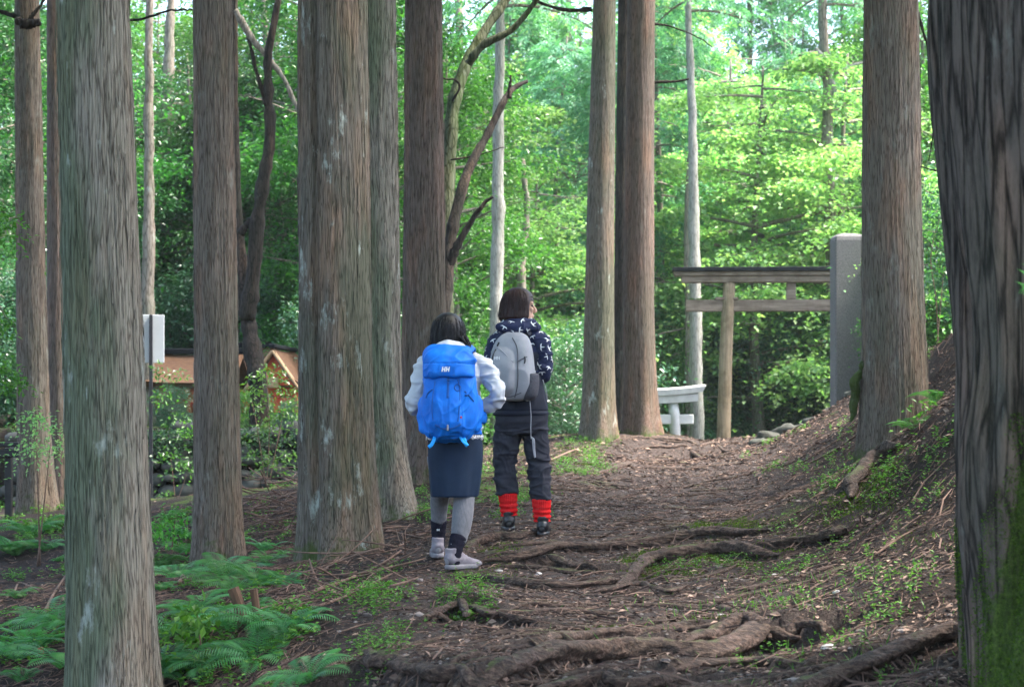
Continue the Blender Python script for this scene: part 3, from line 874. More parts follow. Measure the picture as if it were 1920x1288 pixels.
# branch stubs, collars and limbs seen against the woods
limb(L0, b10, [(48, 38), (25, 30), (0, 22), (-30, 5)], 19.9, [12, 8, 6], 'bark_dark', "branch")
limb(L0, b10, [(55, 38), (68, 22), (80, 8), (95, -30)], 19.9, [9, 6, 4], 'bark_dark', "branch")
limb(L0, b10, [(30, 38), (50, 44), (72, 36)], 19.55, [16, 22, 14], 'bark_dark', "branch_collar")
limb(T1, b1, [(205, 42), (262, 36), (320, 16), (362, 14)], 9.6, [6, 5, 3], 'bark_dark', "branch")
limb(T9, b9, [(1720, 20), (1735, 70), (1750, 120), (1758, 200), (1750, 300)], 16.4, [6, 5, 4, 2], 'bark_dark', "branch")
limb(T9, b9, [(1700, 305), (1740, 318), (1790, 335)], 16.1, [4, 3, 2], 'bark_dark', "branch")
limb(T6, b6, [(1110, 18), (1060, 20), (1010, 6), (985, -8)], 24.6, [10, 7, 5], 'bark_dark', "branch")
limb(T7, b7, [(1225, 155), (1262, 152), (1285, 148)], 25, [7, 4], 'bark_dark', "branch")
limb(T7, b7, [(1222, 45), (1262, 50), (1310, 70), (1330, 90)], 25, [5, 3, 2], 'bark_dark', "branch")

# hanging sprays of cedar foliage at the top edge, belonging to the widest cedar
def hanging(root, base, starts, name="hanging_spray", size=1.0, mat='leaf_con', Yr=(11.6, 12.6)):
    mb = MB()
    for (px, py, dx, dy) in starts:
        Y = rng.uniform(*Yr)
        a = P(px, py, Y); b = P(px + dx, py + dy, Y)
        n = 16
        t = np.linspace(0, 1, n)[:, None]
        ax = a * (1 - t) + b * t + np.array([0, 0, 1.]) * (.05 * t * (1 - t))
        V, Q, T = tube(ax, np.linspace(.004, .0015, n), 4, cap=False); mb.add(V, Q, rnd=.2)
        d = norm(b - a)
        for k in range(n):
            for s in (-1, 1):
                m = 3
                side = norm(np.cross(d, [0, 1, 0])) * s
                C = np.repeat(ax[k][None], m, 0) + rng.normal(size=(m, 3)) * .008
                D = norm(d + side * .55 + rng.normal(size=(m, 3)) * .25 + [0, 0, -.25])
                add_leaves(mb, C, D, rng.normal(size=(m, 3)), rng.uniform(.03, .075, m) * size, .006 * size)
    return mb.obj(name, M[mat], root)
st = [(590 + rng.uniform(-20, 90), rng.uniform(-60, -10), rng.uniform(-15, 45), rng.uniform(50, 110)) for _ in range(26)]
st += [(740 + rng.uniform(-10, 60), rng.uniform(-60, -20), rng.uniform(-5, 30), rng.uniform(40, 90)) for _ in range(12)]
hanging(T3, b3, st)
st = [(rng.uniform(1225, 1560), rng.uniform(-70, -20), rng.uniform(-20, 45), rng.uniform(40, 100)) for _ in range(70)]
hanging(T7, b7, st, size=2.4, Yr=(22, 25))

# bent mossy tree and the dead snag behind the hikers
def px_tree(name, label, px, Y, w, mat, branches=(), kind="trunk", ns=14, ymin=None):
    base3 = P(px[0][0], px[0][1], Y)
    zb = hz1(base3[0], Y) - .05
    base = np.array([base3[0], Y, zb])
    root = empty(name, base, label, "tree")
    pts = np.concatenate([[base], [P(a, b, Y + (.15 * i)) for i, (a, b) in enumerate(px)]]) - base
    n = 14 * len(pts)
    pp = spline(pts, n)
    W = np.interp(np.linspace(0, 1, n), np.linspace(0, 1, len(w)), w) / 2 / F * Y
    nse = fbm(np.stack([np.arange(n) * .35, np.zeros(n), np.zeros(n)], 1), int(Y * 10) % 97, 3)
    def disp(i, th, pts_):
        return 1 + .16 * np.cos(3 * th + i * .11) * .5 + .10 * np.cos(5 * th - i * .17) + .22 * nse[i]
    V, Q, T = tube(pp, W, ns, disp=disp)
    MB().add(V, Q, T).obj("trunk", M[mat], root)
    for (bp, bw, bmt) in branches:
        limb(root, base, bp, Y + .2, bw, bmt, "branch")
    return root, base
BT, bBT = px_tree("bent_tree", "slender mossy tree bending to the right between the hikers and the twin cedars",
        [(838, 640), (836, 520), (838, 400), (843, 300), (851, 200), (872, 125), (908, 60), (950, 0), (985, -60)], 20.5, [30, 27, 25, 24, 26, 22, 17, 11], 'bark_mossy',
        [([(878, 120), (905, 85), (955, 55), (1000, 0), (1020, -40)], [17, 13, 8], 'bark_mossy'),
         ([(848, 190), (865, 160), (835, 150)], [5, 3], 'bark_dark'), ([(845, 300), (900, 290), (940, 270)], [4, 2], 'bark_dark')])
SN, bSN = px_tree("dead_snag", "dark dead snag with jagged broken ends leaning right above the hikers",
        [(828, 640), (838, 530), (846, 440), (868, 350), (888, 300), (912, 255), (945, 190), (965, 165), (988, 153)], 19.6, [23, 23, 22, 20, 17, 15, 11, 7], 'bark_dark',
        [([(840, 500), (858, 460), (880, 420), (900, 390), (920, 368)], [20, 14, 10, 5], 'bark_dark'),
         ([(955, 185), (958, 165), (966, 148)], [9, 4], 'bark_dark')])
DT, bDT = px_tree("forked_tree", "crooked dark forked tree beside the red roofed shrine",
        [(486, 735), (474, 660), (462, 580), (455, 500), (448, 420), (443, 300), (441, 150), (440, -40)], 25.8, [36, 34, 32, 26, 18, 14, 12, 12], 'bark_dark',
        [([(462, 600), (475, 520), (482, 430), (492, 350), (505, 250), (500, 120), (520, 0)], [30, 28, 24, 20, 12], 'bark_dark'),
         ([(450, 440), (462, 420), (470, 405)], [16, 10], 'bark_dark'),
         ([(500, 200), (480, 130), (460, 60)], [9, 6], 'bark_dark'),
         ([(441, 20), (470, 70), (500, 110), (530, 150), (560, 215)], [14, 12, 9], 'bark_far')])

# ------------------------------------------------------------------ woodland behind
PROTO = {}
M['leaf_gloss'] = leaf_mat('glossy_leaves', (0.03, 0.085, 0.05), (0.055, 0.15, 0.085), (0.11, 0.24, 0.13), 0.3, 0.7, 0.3)
def proto(kind, var):
    k = (kind, var)
    if k in PROTO: return PROTO[k]
    spec = {'broad': ('broad', 10.0, 2.5, 1.2, 30000, .12, 52, M['leaf_broad'], .10),
            'dark': ('broad', 9.0, 2.4, .8, 30000, .115, 52, M['leaf_dark'], .12),
            'maple': ('maple', 8.0, 2.8, 1.6, 24000, .105, 38, M['leaf_maple'], .10),
            'conifer': ('conifer', 12.0, 2.3, .6, 24000, .12, 70, M['leaf_con'], .15),
            'bush': ('bush', 2.4, 1.3, .1, 12000, .085, 26, M['leaf_gloss'], .5),
            'lightbush': ('bush', 2.2, 1.3, .1, 12000, .075, 26, M['leaf_broad'], .5)}[kind]
    ck, H, Rr, z0, nl, leaf, nlimb, lmat, gap = spec
    lm, bm_ = crown(ck, H, Rr, z0, nl, leaf, nlimb, gap)
    cr = lm.mesh("crown", lmat, smooth=False)
    if ck != 'bush':
        n = 40
        zl = np.linspace(0, H * .97, n)
        w = np.stack([.14 * np.sin(zl * .6 + var), .12 * np.cos(zl * .5 + 2 * var) - .12 * math.cos(2 * var), zl], 1)
        w[:, 0] -= w[0, 0]
        V, Q, T = trunk_mesh(w, np.linspace(.13, .02, n), 14, .04, .4, .3, None, .02, 60 + var)
        bm_.add(V, Q, T)
    tr = bm_.mesh("trunk", M['bark_far'])
    PROTO[k] = (cr, tr)
    return PROTO[k]

NAMES = {'broad': "broadleaf_tree", 'dark': "evergreen_tree", 'maple': "maple_tree", 'conifer': "conifer_tree", 'bush': "evergreen_bush", 'lightbush': "leafy_bush"}
LABELS = {
 'broad': ("green broadleaf tree in the woods behind the path", "broadleaf trees in the woods"),
 'dark': ("dark green evergreen tree in the woods behind the cedars", "evergreen trees in the woods"),
 'maple': ("pale yellow green maple in the bright woods behind the gate", "maples in the bright woods"),
 'conifer': ("feathery conifer with drooping sprays in the far woods", "feathery conifers in the woods"),
 'bush': ("glossy dark leaved bush under the trees behind the path crest", "glossy bushes under the trees"),
 'lightbush': ("fresh green bush under the trees beyond the bank", "fresh green bushes under the trees")}
def plant(kind, x, y, s=1.0, sz=None, label=None, z=None, group=True):
    cr, tr = proto(kind, int(rng.integers(3 if kind in ('broad', 'dark', 'conifer') else 2)))
    zz = hz1(x, y) - .05 if z is None else z
    lab, grp = LABELS[kind]
    o = empty(NAMES[kind], (x, y, zz), label or lab, "tree" if 'bush' not in kind else "bush", None if label else grp)
    rz = rng.uniform(0, 6.28)
    for nm, me in (("crown", cr), ("trunk" if 'bush' not in kind else "stems", tr)):
        c = link(bpy.data.objects.new(nm, me), o); c.rotation_euler = (0, 0, rz)
    o.scale = (s, s, sz or s)
    return o
def plant_px(kind, px, Y, s=1.0, sz=None, label=None):
    return plant(kind, (px - 960) / F * Y, Y, s, sz, label)

# left half: dark, dense
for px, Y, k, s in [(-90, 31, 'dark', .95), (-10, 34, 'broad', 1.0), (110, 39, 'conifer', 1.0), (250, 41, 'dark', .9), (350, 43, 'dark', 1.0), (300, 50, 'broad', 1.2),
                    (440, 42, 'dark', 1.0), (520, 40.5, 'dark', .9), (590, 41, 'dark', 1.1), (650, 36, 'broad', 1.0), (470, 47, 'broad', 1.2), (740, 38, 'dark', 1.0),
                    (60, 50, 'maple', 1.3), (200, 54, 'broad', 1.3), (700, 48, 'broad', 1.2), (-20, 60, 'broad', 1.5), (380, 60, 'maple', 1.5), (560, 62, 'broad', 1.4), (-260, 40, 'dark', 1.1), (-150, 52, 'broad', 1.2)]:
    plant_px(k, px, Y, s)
# centre: fresh green conifers and maples
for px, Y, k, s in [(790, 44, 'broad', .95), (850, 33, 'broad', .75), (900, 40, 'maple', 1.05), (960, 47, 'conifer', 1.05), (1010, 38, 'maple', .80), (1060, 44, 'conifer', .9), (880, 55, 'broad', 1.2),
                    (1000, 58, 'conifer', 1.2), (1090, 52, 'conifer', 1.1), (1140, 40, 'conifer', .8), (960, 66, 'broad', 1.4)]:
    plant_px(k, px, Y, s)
# right: airy, bright, sky gaps above
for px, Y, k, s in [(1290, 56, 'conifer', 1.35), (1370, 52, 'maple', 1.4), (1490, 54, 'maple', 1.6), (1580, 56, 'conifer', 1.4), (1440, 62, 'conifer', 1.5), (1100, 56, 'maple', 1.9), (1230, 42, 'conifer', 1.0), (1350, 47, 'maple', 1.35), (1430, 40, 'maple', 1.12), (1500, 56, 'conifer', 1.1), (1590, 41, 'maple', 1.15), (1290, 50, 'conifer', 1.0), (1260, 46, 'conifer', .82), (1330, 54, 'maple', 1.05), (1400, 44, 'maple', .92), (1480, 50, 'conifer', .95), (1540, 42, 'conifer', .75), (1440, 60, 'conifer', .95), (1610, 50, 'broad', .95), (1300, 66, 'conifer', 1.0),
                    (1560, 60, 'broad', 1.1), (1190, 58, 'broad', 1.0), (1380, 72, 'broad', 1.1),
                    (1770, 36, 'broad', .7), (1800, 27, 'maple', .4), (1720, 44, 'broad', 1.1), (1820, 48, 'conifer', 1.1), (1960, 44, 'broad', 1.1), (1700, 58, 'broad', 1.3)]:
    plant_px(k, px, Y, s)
# understorey bushes
for px, Y, k, s in [(-80, 28, 'bush', .9), (10, 29, 'bush', 1.1), (130, 30, 'bush', .8), (330, 40, 'bush', 1.4), (430, 39, 'bush', 1.4), (560, 39, 'bush', 1.4), (650, 30, 'bush', .9), (700, 31, 'lightbush', .9), (820, 31, 'lightbush', .9), (880, 34, 'lightbush', 1.0), (940, 33, 'bush', .9),
                    (1010, 35, 'lightbush', 1.1), (1060, 32, 'bush', .8), (1090, 36, 'bush', 1.2), (1150, 40, 'bush', 1.3), (1240, 41, 'bush', 1.2), (1390, 42, 'bush', 1.25), (1440, 41, 'bush', 1.4), (1500, 41.5, 'bush', 1.35), (1545, 42, 'bush', 1.5),
                    (1420, 45, 'lightbush', 2.3), (1510, 46, 'bush', 2.5), (1340, 45, 'bush', 2.1), (1590, 40, 'bush', 1.3), (1270, 47, 'bush', 2), (322, 26.4, 'bush', .26), (555, 26.2, 'bush', .2), (470, 26.6, 'lightbush', .26),
                    (1740, 27, 'lightbush', .7), (1780, 30, 'bush', 1.0), (1840, 27, 'lightbush', .9), (1900, 24, 'bush', 1.0), (980, 41, 'bush', 1.6), (860, 42, 'bush', 1.5), (1060, 46, 'bush', 2)]:
    plant_px(k, px, Y, s)
plant_px('lightbush', 1238, 39, .8, 1.5, "pale young shrub beside the white gate, right of the twin cedars")

# pale and thin trunks that show between the crowns
def thin_trunk(label, px, Y, mat, name="woodland_tree", group=None, topk=None):
    pxs = px
    base3 = P(pxs[0][0], pxs[0][1], Y); zb = hz1(base3[0], Y) - .05
    base = np.array([base3[0], Y, zb])
    pts = np.concatenate([[base], [P(a, b, Y) for a, b, w in pxs]]) - base
    n = 60
    W = np.interp(np.linspace(0, 1, n), np.linspace(0, 1, len(pts)), [pxs[0][2] * 1.15] + [w for a, b, w in pxs]) / 2 / F * Y
    root = empty(name, base, label, "tree", group)
    pp = spline(pts, n) + np.cumsum(rng.normal(size=(n, 3)) * .008, 0) * [1, 1, 0]
    V, Q, T = tube(pp, W * (1 + .06 * rng.normal(size=n)), 14)
    MB().add(V, Q, T).obj("trunk", M[mat], root)
    if topk:
        c = link(bpy.data.objects.new("crown", near_crown()), root); c.location = (pp[-1, 0], pp[-1, 1], pp[-1, 2] - 1.5)
    return root, base
W1, bw1 = thin_trunk("slim whitish trunk rising behind the hiker in the swallow print hoodie", [(932, 815, 26), (934, 600, 26), (936, 400, 24), (940, 180, 20), (945, 0, 16), (950, -120, 12)], 31, 'bark_pale', topk=1)
thin_trunk("short forked greyish trunk right above the head of the taller hiker", [(975, 815, 22), (974, 640, 20), (973, 500, 17), (985, 400, 12), (980, 300, 9)], 35, 'bark_far')
W2, bw2 = thin_trunk("smooth pale grey trunk just behind the left end of the wooden gate", [(1312, 818, 27), (1309, 650, 25), (1305, 480, 22), (1300, 330, 18), (1296, 180, 16), (1290, 0, 12), (1285, -90, 10)], 37, 'bark_pale', topk=1)
thin_trunk("knotted brown trunk close to the left of the smooth pale grey trunk", [(1290, 820, 14), (1288, 650, 13), (1288, 480, 14), (1290, 330, 13), (1296, 240, 10), (1292, 120, 8)], 38.5, 'bark_far')
W3, bw3 = thin_trunk("grey brown trunk with bare forking limbs above the stone pillar", [(1564, 800, 24), (1562, 600, 24), (1560, 400, 22), (1557, 200, 20), (1552, 60, 18), (1550, -90, 14)], 40, 'bark_far', topk=1)
limb(W3, bw3, [(1568, 185), (1558, 150), (1545, 110), (1535, 90)], 39.9, [14, 12, 8], 'bark_pale', "branch")
limb(W3, bw3, [(1560, 150), (1520, 135), (1480, 130), (1455, 128)], 39.9, [7, 5, 3], 'bark_pale', "branch")
limb(W3, bw3, [(1565, 140), (1595, 125), (1620, 120), (1650, 115)], 39.9, [7, 5, 3], 'bark_pale', "branch")
thin_trunk("far brown trunk showing high between the nearest cedar and the striped cedar", [(312, 790, 26), (312, 500, 25), (313, 250, 22), (315, 120, 20), (316, -60, 14)], 42, 'bark_far')
thin_trunk("brownish trunk standing right behind the white notice board", [(279, 795, 30), (280, 640, 28), (281, 400, 22), (284, 100, 16), (285, -60, 12)], 30, 'bark_far')
for i, (px, Y, w) in enumerate([(640, 44, 20), (510, 40, 15), (530, 52, 16), (865, 48, 18), (20, 46, 18), (5, 38, 20), (745, 42, 16), (870, 60, 14), (1075, 60, 15), (1410, 62, 14), (1600, 56, 16), (1500, 66, 14), (180, 44, 14), (1840, 40, 16), (420, 50, 18), (560, 48, 18)]):
    thin_trunk("thin brown trunk half hidden by leaves in the far woods", [(px, 800, w), (px + rng.uniform(-12, 12), 400, w * .9), (px + rng.uniform(-25, 25), 0, w * .75), (px, -120, w * .5)], Y, 'bark_far', group="thin trunks in the far woods")

# far wood: one leafy mass on the rising ground behind everything
def far_wood():
    mb = MB()
    n = 2600
    x = U(-48, 60, n); y = U(72, 100, n)
    z0 = hz(x, y)
    gap = (x > 2.5) & (x < 15.5)
    z = z0 + U(0, 1, n) ** .8 * np.where(gap, 9, 26)
    C = np.stack([x, y, z], 1)
    per = 70
    idx = np.repeat(np.arange(n), per)
    o = rng.normal(size=(n * per, 3)) * [1.1, 1.1, .55]
    C2 = C[idx] + o
    add_leaves(mb, C2, rdir(len(C2)), np.array([0, 0, 1.]) + rng.normal(size=(len(C2), 3)) * .5, U(.16, .34, len(C2)), .15)
    o = mb.obj("distant_woods", M['leaf_broad'], None, False)
    tag(o, "mass of distant green woods closing off the view behind the trees", "woods", None, 'stuff')
far_wood()

# unseen cedars added around the viewpoint so their crowns shade the near path
for i, (x, y) in enumerate([(-3.6, 3.5), (3.8, 2.5), (-6.5, 9.5), (6.2, 10.5), (7.0, 16), (-8.6, 15.5), (5.6, -2), (-2.5, -4)]):
    z = hz1(x, y) - .05
    root = empty("cedar_tree", (x, y, z), "unseen cedar added just outside the picture to shade the path", "tree", "added shade cedars around the viewpoint")
    n = 60; zl = np.linspace(0, 14, n)
    V, Q, T = trunk_mesh(np.stack([.1 * np.sin(zl * .3 + i), 0 * zl, zl], 1), np.linspace(.26, .05, n), 40, .04, .35, .4, None, .012, 80 + i)
    MB().add(V, Q, T).obj("trunk", M['bark'], root)
    c = link(bpy.data.objects.new("crown", near_crown()), root); c.location = (0, 0, 6.8); c.scale = (1.8, 1.8, 1.1); c.rotation_euler = (0, 0, i * 1.1)

# ------------------------------------------------------------------ surface roots
for i, (Wp, th, lab) in enumerate(ROOTS):
    n = len(Wp) * 3
    pp = spline(Wp, n)
    Yv = pp[:, 1]
    r = th / 2 / F * Yv
    if i != 26:
        zz = np.maximum(base_h(pp[:, 0], pp[:, 1]) + .004, hz(pp[:, 0], pp[:, 1])) 
        kk = 31
        pp[:, 2] = np.convolve(np.pad(zz, kk // 2, mode='edge'), np.ones(kk) / kk, 'valid') + r * .12
    t = np.linspace(0, 1, n)
    env = np.clip(np.minimum(t, 1 - t) * 6 + .08, 0, 1) ** .8 if i not in (0,) else np.clip((1 - t) * 6 + .1, 0, 1)
    r = r * env * (1 + .30 * fbm(np.stack([t * 5, t * 0 + i, t * 0], 1), i, 3))
    pp[:, 2] += .25 * r * fbm(np.stack([t * 4, t * 0 + i * 2.2, t * 0], 1), i + 50, 2) - (1 - env) * r * .5
    pp[:, 0:2] += (fbm(np.stack([t * 8, t * 0 + i, t * 0 + 3], 1), i + 9, 2) * .03)[:, None]
    ph = i * 1.3
    def disp(ii, thh, pts, ph=ph):
        q_ = np.stack([np.cos(thh) * 2.2, np.sin(thh) * 2.2, ii * .10 + ph * 5], -1).reshape(-1, 3)
        return 1 + .30 * fbm(q_, 5, 4, .6).reshape(thh.shape) + .10 * np.cos(3 * thh + ii * .04 + ph)
    V, Q, T = tube(pp, np.stack([r * 1.1, r * .9], 1), 32, disp=disp)
    o = MB().add(V - pp[0], Q, T).obj("buttress_root" if i == 26 else "tree_root", M['bark_mossy'] if i == 26 else M['root'])
    o.location = pp[0]
    tag(o, lab, "root")

# thin rootlets lying between the big roots
def rootlets():
    mb = MB()
    for k in range(300):
        Y = 7.4 + 22 * rng.random() ** 1.9
        x = path_center(Y) + rng.normal() * path_w(Y) * .8
        a = rng.normal() * .45 + (math.pi if rng.random() < .5 else 0)
        ln = U(.15, .9); n = 10
        t = np.linspace(0, 1, n)
        px_ = x + np.cos(a) * ln * t + rng.normal() * .06 * np.sin(3 * t); py_ = Y + np.sin(a) * ln * t * .8 + .05 * np.sin(4 * t + k)
        r = U(.004, .019) * np.clip(np.minimum(t, 1 - t) * 5 + .25, 0, 1)
        pts = np.stack([px_, py_, hz(px_, py_) + r * .3], 1)
        V, Q, T = tube(pts, r, 7); mb.add(V, Q, T)
    tag(mb.obj("rootlets", M['root']), "thin rootlets threading the trodden soil of the path", "rootlets", None, 'stuff')
rootlets()

# ------------------------------------------------------------------ litter, twigs, pebbles
def scatter_xy(n, spread=1.9, ymax=34, ymin=7.2, pw=1.7):
    Y = ymin + (ymax - ymin) * rng.random(n) ** pw
    x = path_center(Y) + rng.normal(size=n) * path_w(Y) * spread
    return x, Y
def tnormal(x, y, e=.03):
    hx = (hz(x + e, y) - hz(x - e, y)) / (2 * e); hy = (hz(x, y + e) - hz(x, y - e)) / (2 * e)
    return norm(np.stack([-hx, -hy, np.ones_like(hx)], 1))
def litter():
    m = simple("dry_litter", (0.036, 0.020, 0.015), (0.38, 0.26, 0.20), 30, .85, .2, .002, use_rnd=.9)
    mb = MB()
    x, y = scatter_xy(70000)
    xb, yb = scatter_xy(42000, 1.0, 24)
    xb = xb + 1.5 + rng.random(len(xb)) * 1.6 * (1 + yb * .02)
    x = np.concatenate([x, xb]); y = np.concatenate([y, yb])
    xf_ = 2.0 + rng.normal(size=14000) * 2.2; yf_ = rng.uniform(17, 34, 14000)
    x = np.concatenate([x, xf_]); y = np.concatenate([y, yf_])
    keep = (y < 24.5) | (x > -1)
    x, y = x[keep], y[keep]
    n = len(x)
    nn = tnormal(x, y) + rng.normal(size=(n, 3)) * .30
    big = rng.random(n) < .10
    ln = np.where(big, U(.03, .06, n), U(.010, .032, n)); ln = ln * (1 + .9 * sstep(y, 14, 28)); wd = np.where(big, ln * .5, ln * U(.15, .6, n))
    C = np.stack([x, y, hz(x, y) + .004 + U(0, .008, n)], 1)
    V, Q = leaf_cards(C, rdir(n, .1), nn, ln, wd)
    mb.add(V, Q, rnd=np.repeat(rng.random(n) ** 3.2, 4))
    tag(mb.obj("leaf_litter", m, None, False), "brown leaf litter and bark flakes strewn over the path", "leaf litter", None, 'stuff')
    # twigs and cedar needles
    m2 = simple("dry_twigs", (0.035, 0.02, 0.016), (0.18, 0.112, 0.086), 20, .85, .2, .002, use_rnd=.85)
    mb = MB()
    n = 38000
    x, y = scatter_xy(n, 2.3, 30)
    x = x + (rng.random(n) < .35) * (1.2 + rng.random(n) * 1.5)
    left = rng.random(n) < .35
    yl = 8.3 + 10 * rng.random(n) ** 1.5
    xl = -.1 * yl - .1 - np.abs(rng.normal(size=n)) * 1.3
    x = np.where(left, xl, x); y = np.where(left, yl, y)
    a = rng.random(n) * math.pi
    ln = np.where(rng.random(n) < .12, U(.10, .28, n), U(.03, .10, n)); r = U(.0010, .0026, n) * (1 + ln * 5)
    x2, y2 = x + np.cos(a) * ln, y + np.sin(a) * ln
    A = np.stack([x, y, hz(x, y) + .004 + U(0, .012, n)], 1); B = np.stack([x2, y2, hz(x2, y2) + .004 + U(0, .02, n)], 1)
    Mi = (A + B) / 2 + rng.normal(size=(n, 3)) * ln[:, None] * .08
    d = norm(B - A); s = norm(np.cross(d, [0, 0, 1.])); u = np.cross(s, d)
    rings = []
    for Pp, rr in ((A, r), (Mi, r), (B, r * .5)):
        for k in range(3):
            th = k * 2.0944
            rings.append(Pp + (s * math.cos(th) + u * math.sin(th)) * rr[:, None])
    V = np.stack(rings, 1)
    f = [(0, 1, 4, 3), (1, 2, 5, 4), (2, 0, 3, 5), (3, 4, 7, 6), (4, 5, 8, 7), (5, 3, 6, 8)]
    Q = (np.arange(n)[:, None, None] * 9 + np.array(f)[None]).reshape(-1, 4)
    mb.add(V.reshape(-1, 3), Q, rnd=np.repeat(rng.random(n) ** 1.3, 9))
    tag(mb.obj("twig_litter", m2, None, False), "dry reddish twigs and needles lying on the soil and left slope", "twigs", None, 'stuff')
    # pebbles
    m3 = simple("pebbles", (0.07, 0.058, 0.053), (0.24, 0.20, 0.185), 14, .85, .3, .003, use_rnd=.8)
    mb = MB()
    n = 4200
    x, y = scatter_xy(n, .85, 22, 7.4, 1.9)
    s = U(.004, .012, n) * np.where(rng.random(n) < .06, 1.9, 1)
    V0, T0 = ICO1
    jit = 1 + .28 * rng.normal(size=(n, len(V0), 1)).clip(-1.2, 1.2)
    V = V0[None] * jit * s[:, None, None] * np.array([1.25, 1, .6]) + np.stack([x, y, hz(x, y) + s * .12], 1)[:, None]
    T = (np.arange(n)[:, None, None] * len(V0) + T0[None]).reshape(-1, 3)
    mb.add(V.reshape(-1, 3), None, T, rnd=np.repeat(rng.random(n), len(V0)))
    tag(mb.obj("pebbles", m3, None, False), "small grey pebbles trodden into the middle of the path", "pebbles", None, 'stuff')
litter()

# larger fallen sticks on the left slope and by the bank
def stick(px, w, label, mat='root', Yoff=0.0, lift=.02, name="fallen_branch", z_mode='ground'):
    pts = np.array([ground_ray(*p) for p in px])
    pts[:, 2] = np.maximum(hz(pts[:, 0], pts[:, 1]), pts[:, 2] - .02) + lift
    n = 8 * len(pts)
    pp = spline(pts, n); t = np.linspace(0, 1, n)
    r = w / 2 / F * pp[:, 1] * (1 - .55 * t) * (1 + .12 * rng.normal(size=n))
    V, Q, T = tube(pp - pp[0], r, 8)
    o = MB().add(V, Q, T).obj(name, M[mat]); o.location = pp[0]
    return tag(o, label, "branch")
M['stick'] = simple("dead_branch", (0.06, 0.034, 0.026), (0.19, 0.12, 0.09), 26, .85, .5, .004)
for px, w, lab in [([(585, 1118), (660, 1092), (720, 1062), (752, 1042)], 8, "long bare branch lying at the right foot of the widest cedar"),
                   ([(620, 965), (680, 985), (740, 1002), (800, 1018)], 6, "thin branch leading from the grey green cedar to the hiker's heels"),
                   ([(560, 1150), (630, 1128), (700, 1100), (740, 1085)], 7, "reddish branch parallel to the path edge below the widest cedar"),
                   ([(605, 1078), (640, 1050), (652, 1025)], 5, "thin twig leaning up against the foot of the widest cedar"),
                   ([(335, 1100), (352, 1072), (385, 1064), (420, 1070)], 8, "pale arched branch at the foot of the striped cedar"),
                   ([(0, 1140), (25, 1118), (36, 1098), (60, 1108), (132, 1136)], 5, "crooked forked twig low at the left edge"),
                   ([(30, 1210), (75, 1170), (100, 1120), (125, 1078)], 8, "long brown branch slanting down the dark slope left of the nearest trunk"),
                   ([(470, 960), (500, 935), (560, 930)], 7, "branch in the brushwood heap between the striped and the widest cedar"),
                   ([(530, 1005), (548, 985), (565, 965)], 9, "short light branch leaning left of the widest cedar"),
                   ([(500, 1262), (560, 1240), (575, 1255), (620, 1262)], 4, "pale looping twig on the litter at the lower left"),
                   ([(430, 905), (480, 880), (530, 905), (565, 915)], 6, "upper branch of the brushwood heap"),
                   ([(1640, 1040), (1700, 1000), (1735, 985)], 5, "thin pale twig on the right bank below the crooked hanging root"),
                   ([(1640, 930), (1680, 912), (1712, 902)], 4, "pale dry twig sticking out of the right bank"),
                   ([(1480, 1150), (1540, 1120), (1600, 1095)], 4, "thin straight twig on the dark soil of the right bank"),
                   ([(1690, 700), (1720, 712), (1745, 722)], 5, "broken twig on the bank top right of the tall cedar"),
                   ([(1030, 870), (1080, 850), (1120, 842)], 4, "thin twig on the green verge left of the upper path"),
                   ([(640, 1190), (700, 1175), (760, 1190)], 4, "short reddish stick on the left shoulder of the path")]:
    stick(px, w, lab, 'stick')

# brushwood heap between the cedars
def brush():
    mb = MB()
    for k in range(170):
        c = ground_ray(rng.uniform(440, 600), rng.uniform(900, 1010)) if k < 110 else ground_ray(rng.uniform(560, 760), rng.uniform(1000, 1120))
        a, e = U(0, math.pi), rng.normal() * .25
        ln = U(.2, .8)
        d = np.array([math.cos(a), math.sin(a) * .7, e])
        t = np.linspace(-.5, .5, 6)[:, None]
        pts = c + d * t * ln + np.array([0, 0, U(.02, .22 if k < 110 else .08)]) + rng.normal(size=3) * .05 * t * t
        V, Q, T = tube(pts, np.linspace(1, .5, 6) * U(.003, .010), 5); mb.add(V, Q, T, rnd=rng.random())
    tag(mb.obj("brushwood", M['stick']), "tangled brushwood of dead twigs heaped between the left cedars", "brushwood", None, 'stuff')
brush()

# ------------------------------------------------------------------ stones
M['stone'] = simple("mossy_stone", (0.022, 0.027, 0.017), (0.095, 0.09, 0.08), 9, .85, .6, .01)
M['palestone'] = simple("pale_stone", (0.32, 0.28, 0.26), (0.48, 0.44, 0.41), 12, .7, .2, .003)
for k, (px, py, s, lab) in enumerate([(1262, 1050, .0, ''), (1057, 1052, .022, "white pebble lying on the long crossing root"), (1452, 1078, .022, "pale flat stone on the dark soil right of the mossy step"),
                        (1568, 1106, .020, "white rounded stone on the right bank"), (1352, 1172, .022, "pale pink stone beside the humped root"), (1553, 1222, .035, "round reddish stone low on the right bank"),
                        (935, 1070, .02, "grey stone between the roots right of the front hiker's shoe"), (1010, 1078, .022, "flat light stone in the middle of the path below the crossing root")]):
    if s == 0: continue
    c = ground_ray(px, py); c[2] = hz1(c[0], c[1]) + s * .25
    V, Q, T = rock((0, 0, 0), (s * 1.3, s, s * .6), 5 + k)
    o = MB().add(V, Q, T).obj("stone", M['palestone']); o.location = c
    tag(o, lab, "stone")
rlabs = ["mossy rock at the left end of the low rock row beside the gate", "grey flat rock in the middle of the low rock row", "whitish rock under the stone pillar", "dark rock in front of the stone pillar",
         "small light rock on top of the low rock row", "greenish rock nearest the path in the rock row", "broad rock behind the low rock row", "rock leaning at the right end of the rock row"]
